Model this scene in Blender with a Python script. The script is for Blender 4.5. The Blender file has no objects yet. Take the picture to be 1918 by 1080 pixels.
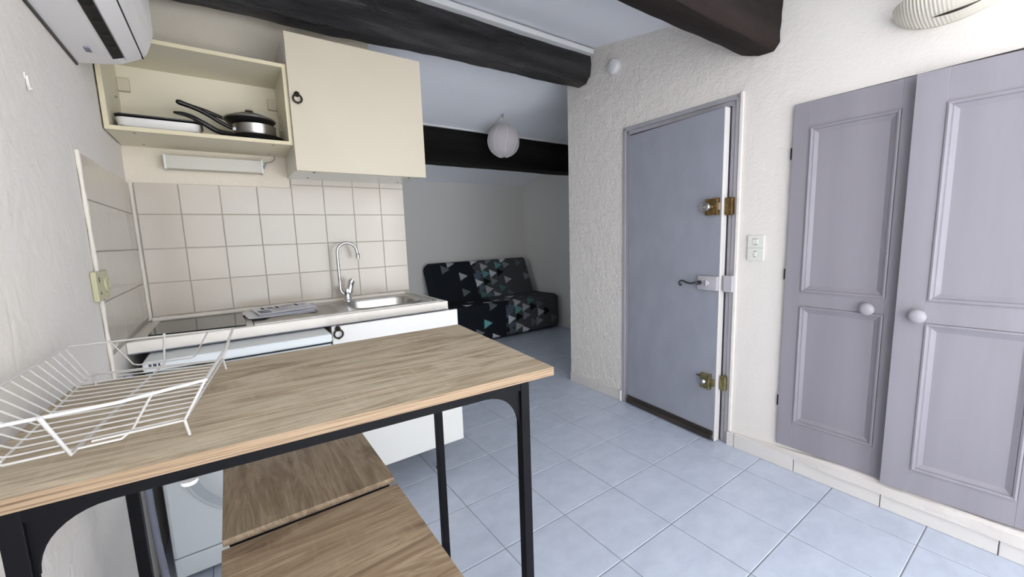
import bpy, bmesh, math, random
from mathutils import Vector, Matrix, noise
random.seed(7)
S = bpy.context.scene
PI = math.pi

# ------------------------------------------------------------------ camera
YAW, PITCH, ROLL, FPX, CAMH = 0.6105409, 0.1303232, 0.0328871, 753.638, 1.29
fw = Vector((math.sin(YAW)*math.cos(PITCH), math.cos(YAW)*math.cos(PITCH), -math.sin(PITCH)))
rt = Vector((math.cos(YAW), -math.sin(YAW), 0))
dn = fw.cross(rt)
r2 = rt*math.cos(ROLL)+dn*math.sin(ROLL)
d2 = -rt*math.sin(ROLL)+dn*math.cos(ROLL)
cam = bpy.data.objects.new('camera', bpy.data.cameras.new('camera'))
S.collection.objects.link(cam)
cam.matrix_world = Matrix(((r2.x, -d2.x, -fw.x, 0), (r2.y, -d2.y, -fw.y, 0), (r2.z, -d2.z, -fw.z, CAMH), (0, 0, 0, 1)))
cam.data.sensor_width = 36.0
cam.data.lens = FPX/1918*36
cam.data.clip_start = 0.02
S.camera = cam

# ------------------------------------------------------------------ world, light, exposure
S.view_settings.view_transform = 'Standard'
S.view_settings.look = 'None'
S.view_settings.gamma = 1
S.view_settings.use_curve_mapping = False
S.view_settings.exposure = -0.06
w = bpy.data.worlds.new('world'); S.world = w; w.use_nodes = True
bg = w.node_tree.nodes['Background']
bg.inputs[0].default_value = (0.62, 0.78, 1.0, 1)
bg.inputs[1].default_value = 1.6

def area(name, loc, rot, sx, sy, power, col):
    l = bpy.data.lights.new(name, 'AREA'); l.shape = 'RECTANGLE'; l.size = sx; l.size_y = sy
    l.energy = power; l.color = col
    o = bpy.data.objects.new(name, l); S.collection.objects.link(o)
    o.location = loc; o.rotation_euler = rot
    return o
# daylight through the big window behind the camera
area('window_daylight', (1.15, -3.12, 1.12), (PI/2, 0, 0), 2.2, 1.9, 48, (0.97, 0.975, 0.99))
# sun falling steeply through the window behind the camera onto the floor there
sun = bpy.data.lights.new('sun', 'SUN'); sun.energy = 60.0; sun.angle = 0.01; sun.color = (1.0, 0.90, 0.78)
so_ = bpy.data.objects.new('sun', sun); S.collection.objects.link(so_)
so_.rotation_euler = (math.radians(33), 0, 0)
# added fill at an invented left window behind the camera, brightens the right wall
area('added_left_fill', (-0.32, -1.75, 1.10), (PI/2, 0, -PI/2), 1.7, 1.9, 62, (1.0, 0.975, 0.94))
# added fill at an invented right window behind the camera, brightens the left wall
area('added_right_fill', (2.24, -1.9, 1.20), (PI/2, 0, PI/2), 1.5, 1.6, 44, (1.0, 0.975, 0.94))
# added dim fill behind the kitchen wall, lifts the alcove; no window built there
area('added_alcove_fill', (0.63, 3.85, 1.25), (PI/2, 0, -PI/2), 1.3, 1.1, 6, (0.88, 0.94, 1.0))

# ------------------------------------------------------------------ helpers
COL = S.collection

def lin(c):
    return tuple(((v/255)/12.92 if v/255 <= 0.04045 else ((v/255+0.055)/1.055)**2.4) for v in c)+(1,)

def mat(name, col, rough=0.5, metal=0.0, spec=0.5):
    m = bpy.data.materials.new(name); m.use_nodes = True
    b = m.node_tree.nodes['Principled BSDF']
    b.inputs['Base Color'].default_value = lin(col)
    b.inputs['Roughness'].default_value = rough
    b.inputs['Metallic'].default_value = metal
    b.inputs['Specular IOR Level'].default_value = spec
    return m

def nodes(m):
    nt = m.node_tree
    return nt, nt.nodes, nt.links, nt.nodes['Principled BSDF']

def tex(m, scale=(1, 1, 1), kind='Noise', sc=5, detail=4, rough=0.5, dist=0.0):
    nt, N, L, b = nodes(m)
    tc = N.new('ShaderNodeTexCoord'); mp = N.new('ShaderNodeMapping')
    mp.inputs['Scale'].default_value = scale
    L.new(tc.outputs['Object'], mp.inputs[0])
    if kind == 'Noise':
        t = N.new('ShaderNodeTexNoise')
        t.inputs['Scale'].default_value = sc; t.inputs['Detail'].default_value = detail
        t.inputs['Roughness'].default_value = rough; t.inputs['Distortion'].default_value = dist
        L.new(mp.outputs[0], t.inputs['Vector'])
        return t.outputs['Fac']
    t = N.new('ShaderNodeTexVoronoi'); t.inputs['Scale'].default_value = sc
    L.new(mp.outputs[0], t.inputs['Vector'])
    return t.outputs['Distance']

def ramp(m, fac, stops):
    nt, N, L, b = nodes(m)
    r = N.new('ShaderNodeValToRGB')
    while len(r.color_ramp.elements) < len(stops): r.color_ramp.elements.new(0.5)
    for e, (p, c) in zip(r.color_ramp.elements, stops):
        e.position = p; e.color = lin(c)
    L.new(fac, r.inputs[0])
    return r.outputs['Color']

def setcol(m, out):
    nt, N, L, b = nodes(m); L.new(out, b.inputs['Base Color'])

def bump(m, fac, strength=0.3, dist=0.01):
    nt, N, L, b = nodes(m)
    bp = N.new('ShaderNodeBump'); bp.inputs['Strength'].default_value = strength; bp.inputs['Distance'].default_value = dist
    L.new(fac, bp.inputs['Height'])
    if b.inputs['Normal'].is_linked:
        prev = b.inputs['Normal'].links[0].from_socket
        L.new(prev, bp.inputs['Normal'])
    L.new(bp.outputs[0], b.inputs['Normal'])

def vary(m, c1, c2, sc=3, detail=5, scale=(1, 1, 1)):
    setcol(m, ramp(m, tex(m, scale, 'Noise', sc, detail), [(0.35, c1), (0.65, c2)]))

class MB:
    """collects geometry in world coordinates"""
    def __init__(s): s.v = []; s.f = []; s.fm = []; s.smooth = []
    def add(s, vs, fs, mi=0, sm=False):
        o = len(s.v); s.v += [tuple(v) for v in vs]
        for f in fs: s.f.append([i+o for i in f]); s.fm.append(mi); s.smooth.append(sm)
        return s
    def box(s, x0, x1, y0, y1, z0, z1, bev=0.0, mi=0, fn=None, seg=2):
        bm = bmesh.new(); bmesh.ops.create_cube(bm, size=1)
        for v in bm.verts:
            v.co = Vector(((x0+x1)/2+v.co.x*(x1-x0), (y0+y1)/2+v.co.y*(y1-y0), (z0+z1)/2+v.co.z*(z1-z0)))
        if bev > 0:
            bmesh.ops.bevel(bm, geom=bm.edges[:], offset=bev, segments=seg, profile=0.5, affect='EDGES')
        bm.verts.ensure_lookup_table(); bm.verts.index_update()
        vs = [v.co.copy() for v in bm.verts]
        if fn: vs = [fn(v) for v in vs]
        fs = [[v.index for v in f.verts] for f in bm.faces]
        bm.free()
        return s.add(vs, fs, mi)
    def tube(s, pts, r, n=8, closed=False, mi=0, caps=True):
        pts = [Vector(p) for p in pts]; N = len(pts)
        if isinstance(r, (list, tuple)):
            rs = []
            for i in range(N):
                t = i/max(1, N-1)*(len(r)-1); k = min(int(t), len(r)-2); rs.append(r[k]+(r[k+1]-r[k])*(t-k))
        else: rs = [r]*N
        up = None; rings = []
        for i, p in enumerate(pts):
            if closed: t = (pts[(i+1) % N]-pts[i-1]).normalized()
            else: t = (pts[min(i+1, N-1)]-pts[max(i-1, 0)]).normalized()
            if up is None:
                up = t.orthogonal().normalized()
            up = (up-t*up.dot(t))
            up = up.normalized() if up.length > 1e-6 else t.orthogonal().normalized()
            sd = t.cross(up)
            rings.append([p+(up*math.cos(2*PI*k/n)+sd*math.sin(2*PI*k/n))*rs[i] for k in range(n)])
        vs = [v for R in rings for v in R]; fs = []
        M = N if closed else N-1
        for i in range(M):
            j = (i+1) % N
            for k in range(n):
                fs.append([i*n+k, i*n+(k+1) % n, j*n+(k+1) % n, j*n+k])
        if caps and not closed:
            fs.append(list(range(n))[::-1]); fs.append([(N-1)*n+k for k in range(n)])
        return s.add(vs, fs, mi, True)
    def lathe(s, prof, c, axis='z', n=32, mi=0, sm=True, tilt=None):
        """prof: list of (radius, height)"""
        vs = []; fs = []
        for (r, h) in prof:
            for k in range(n):
                a = 2*PI*k/n
                if axis == 'z': p = Vector((r*math.cos(a), r*math.sin(a), h))
                elif axis == 'x': p = Vector((h, r*math.cos(a), r*math.sin(a)))
                else: p = Vector((r*math.sin(a), h, r*math.cos(a)))
                if tilt: p = tilt @ p
                vs.append(p+Vector(c))
        for i in range(len(prof)-1):
            for k in range(n):
                fs.append([i*n+k, i*n+(k+1) % n, (i+1)*n+(k+1) % n, (i+1)*n+k])
        if prof[0][0] > 1e-5: fs.append(list(range(n))[::-1])
        if prof[-1][0] > 1e-5: fs.append([(len(prof)-1)*n+k for k in range(n)])
        return s.add(vs, fs, mi, sm)
    def prism(s, poly, a0, a1, axis='y', mi=0, fn=None):
        """poly of 2D points extruded along axis; y: (x,z)  x: (y,z)  z: (x,y)"""
        def P(q, a):
            if axis == 'y': return Vector((q[0], a, q[1]))
            if axis == 'x': return Vector((a, q[0], q[1]))
            return Vector((q[0], q[1], a))
        n = len(poly)
        vs = [P(q, a0) for q in poly]+[P(q, a1) for q in poly]
        if fn: vs = [fn(v) for v in vs]
        fs = [list(range(n)), list(range(n, 2*n))[::-1]]+[[i, i+n, (i+1) % n+n, (i+1) % n] for i in range(n)]
        return s.add(vs, fs, mi)
    def each(s, name, mats, parent=None):
        '''every connected piece becomes an object of its own'''
        par = list(range(len(s.v)))
        def find(a):
            while par[a] != a: par[a] = par[par[a]]; a = par[a]
            return a
        for f in s.f:
            for k in f[1:]: par[find(k)] = find(f[0])
        groups = {}
        for i, f in enumerate(s.f): groups.setdefault(find(f[0]), []).append(i)
        out = []
        for g in groups.values():
            q = MB(); ids = sorted({k for i in g for k in s.f[i]}); mp = {k: n for n, k in enumerate(ids)}
            q.v = [s.v[k] for k in ids]
            for i in g: q.f.append([mp[k] for k in s.f[i]]); q.fm.append(s.fm[i]); q.smooth.append(s.smooth[i])
            out.append(q.build(name, mats, parent))
        return out
    def build(s, name, mats, parent=None, smooth_angle=None, bevel=0):
        me = bpy.data.meshes.new(name); me.from_pydata(s.v, [], s.f)
        if not isinstance(mats, (list, tuple)): mats = [mats]
        for m in mats: me.materials.append(m)
        for i, p in enumerate(me.polygons):
            p.material_index = s.fm[i]; p.use_smooth = s.smooth[i]
        bm = bmesh.new(); bm.from_mesh(me)
        bmesh.ops.recalc_face_normals(bm, faces=bm.faces[:]); bm.to_mesh(me); bm.free()
        me.update()
        if any(s.smooth):
            try: me.set_sharp_from_angle(angle=math.radians(50))
            except Exception: pass
        o = bpy.data.objects.new(name, me); COL.objects.link(o)
        if parent is not None:
            o.parent = parent
            if parent.type == 'EMPTY':
                # mesh data is in world coordinates; undo the empty's own placement
                o.matrix_parent_inverse = parent.matrix_basis.inverted()
        if bevel:
            bv = o.modifiers.new('bevel', 'BEVEL'); bv.width = bevel; bv.segments = 2; bv.limit_method = 'ANGLE'
        return o

def thing(name, label, cat, loc, group=None):
    o = bpy.data.objects.new(name, None); COL.objects.link(o)
    o.location = loc; o.empty_display_size = 0.05
    o['label'] = label; o['category'] = cat
    if group: o['group'] = group
    return o
def tag(o, label, cat, group=None):
    o['label'] = label; o['category'] = cat
    if group: o['group'] = group
    return o
def struct(o, label, cat):
    o['kind'] = 'structure'; o['label'] = label; o['category'] = cat
    return o
def arc(c, r, a0, a1, n, plane='xz'):
    out = []
    for i in range(n+1):
        a = math.radians(a0+(a1-a0)*i/n)
        if plane == 'xz': out.append((c[0]+r*math.cos(a), c[1], c[2]+r*math.sin(a)))
        elif plane == 'yz': out.append((c[0], c[1]+r*math.cos(a), c[2]+r*math.sin(a)))
        else: out.append((c[0]+r*math.cos(a), c[1]+r*math.sin(a), c[2]))
    return out
def smoothpts(pts, it=2):
    pts = [Vector(p) for p in pts]
    for _ in range(it):
        q = [pts[0]]
        for a, b in zip(pts, pts[1:]): q += [a*0.75+b*0.25, a*0.25+b*0.75]
        q.append(pts[-1]); pts = q
    return pts

# ------------------------------------------------------------------ materials
def stucco(name, col, sc=55, st=0.5, col2=None):
    m = mat(name, col, 0.85, 0, 0.2)
    bump(m, tex(m, (1, 1, 1), 'Noise', sc, 3, 0.5, 0.6), st, 0.012)
    bump(m, tex(m, (1, 1, 1), 'Noise', sc*0.25, 3, 0.5), st*0.5, 0.02)
    if col2: vary(m, col, col2, 1.6)
    return m
M_rightwall = stucco('stucco_right', (228, 223, 217), 80, 0.9)
nt, N, L, b = nodes(M_rightwall)
tc_ = N.new('ShaderNodeTexCoord'); sp_ = N.new('ShaderNodeSeparateXYZ'); mr_ = N.new('ShaderNodeMapRange'); mr_.interpolation_type = 'SMOOTHSTEP'
L.new(tc_.outputs['Object'], sp_.inputs[0]); L.new(sp_.outputs['Y'], mr_.inputs['Value'])
for k_, v_ in (('From Min', 0.7), ('From Max', 2.0), ('To Min', 0.09), ('To Max', 0.52)): mr_.inputs[k_].default_value = v_
for n_ in N:
    if n_.type == 'BUMP': L.new(mr_.outputs[0], n_.inputs['Strength'])
M_rightsmooth = stucco('plaster_right', (214, 208, 203), 38, 0.22)
M_leftwall = stucco('plaster_left', (232, 227, 219), 30, 0.28, (236, 231, 226))
M_backwall = stucco('stucco_kitchen', (230, 221, 204), 60, 0.25)
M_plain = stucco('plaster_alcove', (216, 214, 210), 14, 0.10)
M_ceil = stucco('plaster_ceiling', (243, 245, 250), 90, 0.16)
M_trimw = mat('white_trim', (226, 227, 226), 0.6)
M_caulk = mat('caulk', (228, 222, 210), 0.6); bump(M_caulk, tex(M_caulk, (1, 1, 1), 'Noise', 60, 2), 0.5, 0.004)
M_walltile = mat('wall_tile_glaze', (203, 195, 182), 0.16); bump(M_walltile, tex(M_walltile, (1, 1, 1), 'Noise', 7, 1), 0.05, 0.01)
M_grout = mat('wall_grout', (176, 170, 160), 0.9)
M_floortile = mat('floor_tile', (190, 200, 210), 0.38)
setcol(M_floortile, ramp(M_floortile, tex(M_floortile, (1, 1.5, 1), 'Noise', 9, 8, 0.62, 0.3), [(0.3, (182, 190, 205)), (0.7, (197, 205, 219))]))
nt, N, L, b = nodes(M_floortile)
oi = N.new('ShaderNodeObjectInfo'); ad = N.new('ShaderNodeVectorMath'); ad.operation = 'MULTIPLY_ADD'
mpn = [n for n in N if n.type == 'MAPPING'][0]; tcn = [n for n in N if n.type == 'TEX_COORD'][0]
L.new(oi.outputs['Random'], ad.inputs[0]); ad.inputs[1].default_value = (37, 53, 11); L.new(tcn.outputs['Object'], ad.inputs[2]); L.new(ad.outputs[0], mpn.inputs[0])
b.inputs['Roughness'].default_value = 0.28
M_fgrout = mat('floor_grout', (120, 122, 124), 0.9)
M_skirt = mat('skirting_tile', (216, 212, 208), 0.35)
M_beam = mat('black_beam', (30, 28, 28), 0.4, 0, 0.5)
vary(M_beam, (17, 16, 17), (64, 61, 62), 5, 8, (0.22, 2.4, 2.4))
bump(M_beam, tex(M_beam, (0.35, 2.5, 2.5), 'Noise', 5, 6, 0.7, 1.5), 1.0, 0.06)
bump(M_beam, tex(M_beam, (0.5, 6, 6), 'Noise', 22, 4, 0.6), 0.5, 0.012)
M_beamb = mat('dark_brown_beam', (44, 34, 30), 0.75, 0, 0.15)
vary(M_beamb, (28, 23, 21), (46, 38, 35), 3, 6, (0.25, 2, 2))
bump(M_beamb, tex(M_beamb, (0.35, 3, 3), 'Noise', 9, 6, 0.65, 0.5), 0.5, 0.02)
M_beamc = mat('matt_black_beam', (20, 19, 19), 0.8, 0, 0.15)
vary(M_beamc, (15, 14, 14), (30, 28, 27), 3, 6, (0.25, 2, 2))
bump(M_beamc, tex(M_beamc, (0.35, 3, 3), 'Noise', 9, 6, 0.65, 0.5), 0.6, 0.02)

def paint(name, c, c2, rough=0.45, streak=(1, 1, 0.08), st=0.12):
    m = mat(name, c, rough); vary(m, c, c2, 9, 4, streak)
    bump(m, tex(m, streak, 'Noise', 60, 3), st, 0.004)
    return m
M_door = paint('grey_door_paint', (150, 153, 164), (156, 159, 170), 0.5, (1, 1, 0.6), 0.05)
M_frame = paint('grey_frame_paint', (158, 156, 162), (168, 166, 172))
M_closet = paint('closet_paint', (138, 134, 141), (145, 141, 148), 0.5)
M_knob = mat('knob_paint', (160, 156, 162), 0.4)
M_edge = paint('white_door_edge', (222, 218, 214), (206, 202, 198), 0.5)
M_sill = mat('dark_weatherboard', (44, 36, 32), 0.5); vary(M_sill, (34, 28, 25), (66, 55, 48), 30, 4, (1, 0.1, 1))
M_brass = mat('aged_brass', (150, 118, 66), 0.32, 0.95); vary(M_brass, (112, 90, 58), (150, 126, 84), 30)
M_brassg = mat('dull_brass', (140, 130, 90), 0.4, 0.85); vary(M_brassg, (120, 112, 78), (158, 150, 108), 30)
M_lockw = mat('lock_white_paint', (180, 177, 182), 0.45)
M_steel = mat('brushed_steel', (190, 188, 184), 0.28, 1.0)
bump(M_steel, tex(M_steel, (1, 1, 1), 'Noise', 40, 2), 0.04, 0.003)
M_chrome = mat('chrome', (205, 205, 208), 0.10, 1.0)
M_iron = mat('dark_iron', (58, 52, 46), 0.4, 0.8)
M_pewter = mat('pewter_handle', (92, 94, 98), 0.3, 0.9)
M_switch = mat('switch_plastic', (222, 222, 212), 0.4)
M_cream = mat('yellowed_plastic', (200, 196, 160), 0.45)
M_whitep = mat('white_plastic', (224, 224, 224), 0.35)
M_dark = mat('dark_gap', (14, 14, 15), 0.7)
M_ac = mat('ac_plastic', (238, 236, 236), 0.3); 
M_cabcream = mat('cream_laminate', (232, 222, 196), 0.42); vary(M_cabcream, (214, 205, 184), (209, 199, 177), 1.5)
M_cabedge = mat('cream_edge', (226, 215, 182), 0.5)
M_cabwhite = mat('white_laminate', (222, 220, 210), 0.4)
M_cabin = mat('cabinet_inside', (230, 223, 200), 0.5)
M_cabunder = mat('cabinet_underside', (222, 220, 214), 0.2)
M_doorw = mat('white_unit_door', (226, 226, 222), 0.35)
M_counter = mat('white_worktop', (236, 231, 222), 0.35)
M_glass = mat('hob_glass', (26, 26, 28), 0.06, 0, 0.6)
M_hobmark = mat('hob_marking', (64, 64, 66), 0.25)
M_washer = mat('washer_white', (226, 232, 234), 0.3)
M_washer2 = mat('washer_ring', (192, 200, 204), 0.3)
M_washglass = mat('washer_window', (150, 158, 164), 0.08)
M_blackm = mat('black_powder_coat', (14, 14, 17), 0.5, 0.0, 0.12)
M_wire = mat('white_coated_wire', (206, 204, 200), 0.35)
M_black = mat('black_handle', (16, 16, 17), 0.35)
M_pan = mat('nonstick_black', (20, 20, 21), 0.4)
M_dish = mat('white_enamel', (228, 226, 222), 0.3)
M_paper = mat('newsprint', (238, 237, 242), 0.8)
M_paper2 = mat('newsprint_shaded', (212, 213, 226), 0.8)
M_ink = mat('printed_ink', (70, 70, 84), 0.8)
M_inkl = mat('printed_grey', (140, 142, 158), 0.8)
M_ricepaper = mat('rice_paper', (196, 190, 192), 0.8)
M_ricerib = mat('rice_paper_rib', (222, 218, 218), 0.8)
M_sconce = mat('sconce_glass', (212, 206, 192), 0.4)

def wood(name, base, dark, light, axis='x'):
    m = mat(name, base, 0.5, 0, 0.3)
    nt, N, L, b = nodes(m)
    st = (1.0, 9, 9) if axis == 'x' else (9, 1.0, 9)
    f1 = tex(m, tuple(v*0.55 if v > 2 else v*0.8 for v in st), 'Noise', 2.4, 7, 0.68, 1.4)
    f2 = tex(m, tuple(v*2.2 if v > 2 else v for v in st), 'Noise', 7, 5, 0.6, 0.3)
    c1 = ramp(m, f1, [(0.28, dark), (0.42, base), (0.50, light), (0.58, base), (0.70, dark), (0.82, light)])
    c2 = ramp(m, f2, [(0.3, (150, 148, 146)), (0.7, (255, 255, 255))])
    mx = N.new('ShaderNodeMixRGB'); mx.blend_type = 'MULTIPLY'; mx.inputs[0].default_value = 0.55
    L.new(c1, mx.inputs[1]); L.new(c2, mx.inputs[2])
    # pale saw marks across the grain
    st3 = (26, 3.0, 5) if axis == 'x' else (3.0, 26, 5)
    f3 = tex(m, st3, 'Noise', 2.0, 4, 0.6, 0.6)
    f4 = tex(m, (1, 1, 1), 'Noise', 4.5, 2, 0.5)
    a = ramp(m, f3, [(0.54, (0, 0, 0)), (0.66, (255, 255, 255))])
    c = ramp(m, f4, [(0.46, (0, 0, 0)), (0.60, (135, 135, 135))])
    mm = N.new('ShaderNodeMixRGB'); mm.blend_type = 'MULTIPLY'; mm.inputs[0].default_value = 1
    L.new(a, mm.inputs[1]); L.new(c, mm.inputs[2])
    m2 = N.new('ShaderNodeMixRGB'); L.new(mm.outputs[0], m2.inputs[0]); L.new(mx.outputs[0], m2.inputs[1])
    m2.inputs[2].default_value = lin(light)
    L.new(m2.outputs[0], b.inputs['Base Color'])
    bump(m, f2, 0.12, 0.003)
    return m
M_wood = wood('oak_laminate_lengthwise', (188, 170, 142), (152, 133, 108), (208, 193, 168), 'x')
M_woody = wood('oak_laminate_crosswise', (164, 142, 116), (128, 108, 86), (184, 164, 138), 'y')
M_woods = wood('oak_laminate_stool', (168, 144, 116), (128, 106, 84), (190, 168, 140), 'x')
M_woodedge = mat('oak_edge_band', (196, 160, 120), 0.6)
setcol(M_woodedge, ramp(M_woodedge, tex(M_woodedge, (1.0, 14, 120), 'Noise', 3, 5, 0.65), [(0.36, (100, 80, 60)), (0.48, (150, 126, 98)), (0.7, (168, 146, 120))]))

# ------------------------------------------------------------------ setting
YW = 2.565            # kitchen wall face
XL = -0.347           # left wall face
def XR(y): return 2.34+0.0185*y     # right wall face (very slightly skewed)
YE = 2.535            # where the right wall ends and the alcove opens
YF, XA = 5.0, 3.76    # alcove back / right wall
def zc_front(y): return 2.66-0.18*(2.29-max(y, 0.3))
def zc_back(y): return 2.66-0.246*(y-2.40)

# floor: recessed grout bed + one object per tile
floor = MB().box(XL-0.1, 3.9, -3.3, 5.1, -0.1, -0.0018).build('floor', M_fgrout)
struct(floor, 'pale blue grey square tiled floor running from the kitchen into the alcove', 'floor')
TS, TX0, TY0, G = 0.3328, 0.823, 0.2875, 0.0030
tile_cache = {}
def floor_tile(x0, x1, y0, y1):
    wx, wy = round(x1-x0-G, 4), round(y1-y0-G, 4)
    if wx < 0.01 or wy < 0.01: return
    key = (wx, wy)
    if key not in tile_cache:
        b = 0.0026; h = 0.0016
        vs = [(-wx/2, -wy/2, -0.004), (wx/2, -wy/2, -0.004), (wx/2, wy/2, -0.004), (-wx/2, wy/2, -0.004),
              (-wx/2, -wy/2, -h), (wx/2, -wy/2, -h), (wx/2, wy/2, -h), (-wx/2, wy/2, -h),
              (-wx/2+b, -wy/2+b, 0), (wx/2-b, -wy/2+b, 0), (wx/2-b, wy/2-b, 0), (-wx/2+b, wy/2-b, 0)]
        fs = [[0, 1, 5, 4], [1, 2, 6, 5], [2, 3, 7, 6], [3, 0, 4, 7], [4, 5, 9, 8], [5, 6, 10, 9], [6, 7, 11, 10], [7, 4, 8, 11], [8, 9, 10, 11]]
        me = bpy.data.meshes.new('tile'); me.from_pydata(vs, [], fs); me.materials.append(M_floortile); me.update()
        tile_cache[key] = me
    o = bpy.data.objects.new('tile', tile_cache[key]); COL.objects.link(o); o.parent = floor
    o.location = ((x0+x1)/2, (y0+y1)/2, 0)
def cuts(a, b, o, s):
    k = math.ceil((a-o)/s+1e-6); r = [a]
    while o+k*s < b-1e-6:
        r.append(o+k*s); k += 1
    return r+[b]
def tile_region(x0, x1, y0, y1):
    xs, ys = cuts(x0, x1, TX0, TS), cuts(y0, y1, TY0, TS)
    for a, b in zip(xs, xs[1:]):
        for c, d in zip(ys, ys[1:]): floor_tile(a, b, c, d)
ysplit = TY0+7*TS
tile_region(XL, 2.30, -3.2, -1.04)
tile_region(XL, 2.392, -1.04, ysplit)
tile_region(2.392, XA, YE, ysplit)
tile_region(0.97, XA, ysplit, 5.0)

# walls
mb = MB().box(XL-0.1, XL, -3.2, -2.65, 0, 2.9).box(XL-0.1, XL, -2.65, -0.85, 0, 0.1).box(XL-0.1, XL, -2.65, -0.85, 2.1, 2.9).box(XL-0.1, XL, -0.85, YW+0.1, 0, 2.9)
wall_left = struct(mb.build('wall_left', M_leftwall), 'rough plastered wall on the left behind the table', 'wall')
mb = MB().box(XL, 0.962, YW, YW+0.09, 0, 2.262).box(XL, 0.806, YW, YW+0.09, 2.262, 2.66)
wall_back = struct(mb.build('wall_back', M_backwall), 'rough beige kitchen wall behind the cupboards', 'wall')
# right wall with openings for the entrance door and the closet
DY0, DY1, DZ = 1.152, 1.955, 2.012       # door frame outer
CY0, CY1, CZ0, CZ1 = 0.02, 0.884, 0.125, 1.882
def rw(y0, y1, z0, z1, mbx):
    n = max(1, int((y1-y0)/0.3))
    for i in range(n):
        a, b = y0+(y1-y0)*i/n, y0+(y1-y0)*(i+1)/n
    mbx.add([(XR(y0), y0, z0), (XR(y1), y1, z0), (XR(y1), y1, z1), (XR(y0), y0, z1),
             (XR(y0)+0.16, y0, z0), (XR(y1)+0.16, y1, z0), (XR(y1)+0.16, y1, z1), (XR(y0)+0.16, y0, z1)],
            [[0, 1, 2, 3], [4, 7, 6, 5], [0, 4, 5, 1], [3, 2, 6, 7], [0, 3, 7, 4], [1, 5, 6, 2]])
mb = MB(); mb2 = mb
rw(-3.2, -2.7, 0, 2.9, mb); rw(-2.7, -1.1, 0, 0.3, mb); rw(-2.7, -1.1, 2.1, 2.9, mb); rw(-1.1, CY0, 0, 2.9, mb); rw(CY0, CY1, 0, CZ0, mb); rw(CY0, CY1, CZ1, 2.9, mb)
rw(CY1, DY0, 0, 2.9, mb); rw(DY0, DY1, DZ, 2.9, mb); rw(DY1, YE, 0, 2.9, mb)
wall_right = struct(mb.build('wall_right', M_rightwall), 'white stuccoed wall holding the entrance door and the closet', 'wall')
# plaster ledge that swells out under the closet doors
mb = MB()
ny = 60
for i in range(ny):
    a, b = -0.4+(1.09+0.4)*i/ny, -0.4+(1.09+0.4)*(i+1)/ny
    def q(y):
        t = min(1, max(0, (1.05-y)/0.45)); d = 0.005+0.030*t*t*(3-2*t)+0.003*noise.noise((y*9, 0, 0))
        zt = 0.087+0.040*t+0.003*noise.noise((y*13, 3, 0))
        return [(XR(y)+0.01, y, 0.07), (XR(y)-d, y, 0.07), (XR(y)-d, y, zt-0.012), (XR(y)-d*0.6, y, zt), (XR(y)+0.01, y, zt+0.004)]
    A, B = q(a), q(b)
    mb.add(A+B, [[k, k+1, k+6, k+5] for k in range(4)]+[[4, 3, 2, 1, 0], [5, 6, 7, 8, 9]], 0, False)
o = mb.build('trim_1', M_rightsmooth); struct(o, 'lumpy white plaster ledge under the closet doors', 'ledge')
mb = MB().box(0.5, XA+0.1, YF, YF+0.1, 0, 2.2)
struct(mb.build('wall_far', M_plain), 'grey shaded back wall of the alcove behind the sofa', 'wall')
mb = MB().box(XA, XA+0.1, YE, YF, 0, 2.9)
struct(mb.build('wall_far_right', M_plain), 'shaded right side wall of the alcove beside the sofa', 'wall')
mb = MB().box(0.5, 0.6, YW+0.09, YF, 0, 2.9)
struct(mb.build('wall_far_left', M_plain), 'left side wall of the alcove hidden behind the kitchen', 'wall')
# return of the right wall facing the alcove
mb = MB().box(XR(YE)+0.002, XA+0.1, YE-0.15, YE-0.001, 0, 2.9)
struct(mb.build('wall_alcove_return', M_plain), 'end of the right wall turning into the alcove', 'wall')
# wall behind the camera, with a window opening
WX0, WX1, WZ0, WZ1 = 0.0, 2.3, 0.12, 2.12
mb = MB().box(XL-0.1, WX0, -3.3, -3.2, 0, 2.9).box(WX1, 2.5, -3.3, -3.2, 0, 2.9).box(WX0, WX1, -3.3, -3.2, 0, WZ0).box(WX0, WX1, -3.3, -3.2, WZ1, 2.9)
struct(mb.build('wall_front', M_leftwall), 'wall with the window behind the viewer', 'wall')
wf = MB()
for a, b, c, d in ((WX0, WX0+0.05, WZ0, WZ1), (WX1-0.05, WX1, WZ0, WZ1), (WX0, WX1, WZ0, WZ0+0.05), (WX0, WX1, WZ1-0.05, WZ1), (1.12, 1.18, WZ0, WZ1)):
    wf.box(a, b, -3.28, -3.23, c, d)
struct(wf.build('window_1', M_trimw), 'white framed window behind the viewer', 'window')
wf = MB()
for a, b, c, d in ((-2.65, -2.60, 0.1, 2.1), (-0.90, -0.85, 0.1, 2.1), (-2.65, -0.85, 0.1, 0.15), (-2.65, -0.85, 2.05, 2.1), (-1.78, -1.72, 0.1, 2.1)):
    wf.box(XL-0.09, XL-0.05, a, b, c, d)
struct(wf.build('added_window_left', M_trimw), 'unseen white framed window added on the left behind the viewer for fill light', 'window')  # unseen frame and opening, added to go with the left fill light
wf = MB()
for a, b, c, d in ((-2.7, -2.65, 0.3, 2.1), (-1.15, -1.1, 0.3, 2.1), (-2.7, -1.1, 0.3, 0.35), (-2.7, -1.1, 2.05, 2.1), (-1.93, -1.87, 0.3, 2.1)):
    wf.box(2.36, 2.40, a, b, c, d)
struct(wf.build('added_window_right', M_trimw), 'unseen white framed window added on the right behind the viewer for fill light', 'window')  # another unseen opening, added so the right fill light has a source
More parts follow.
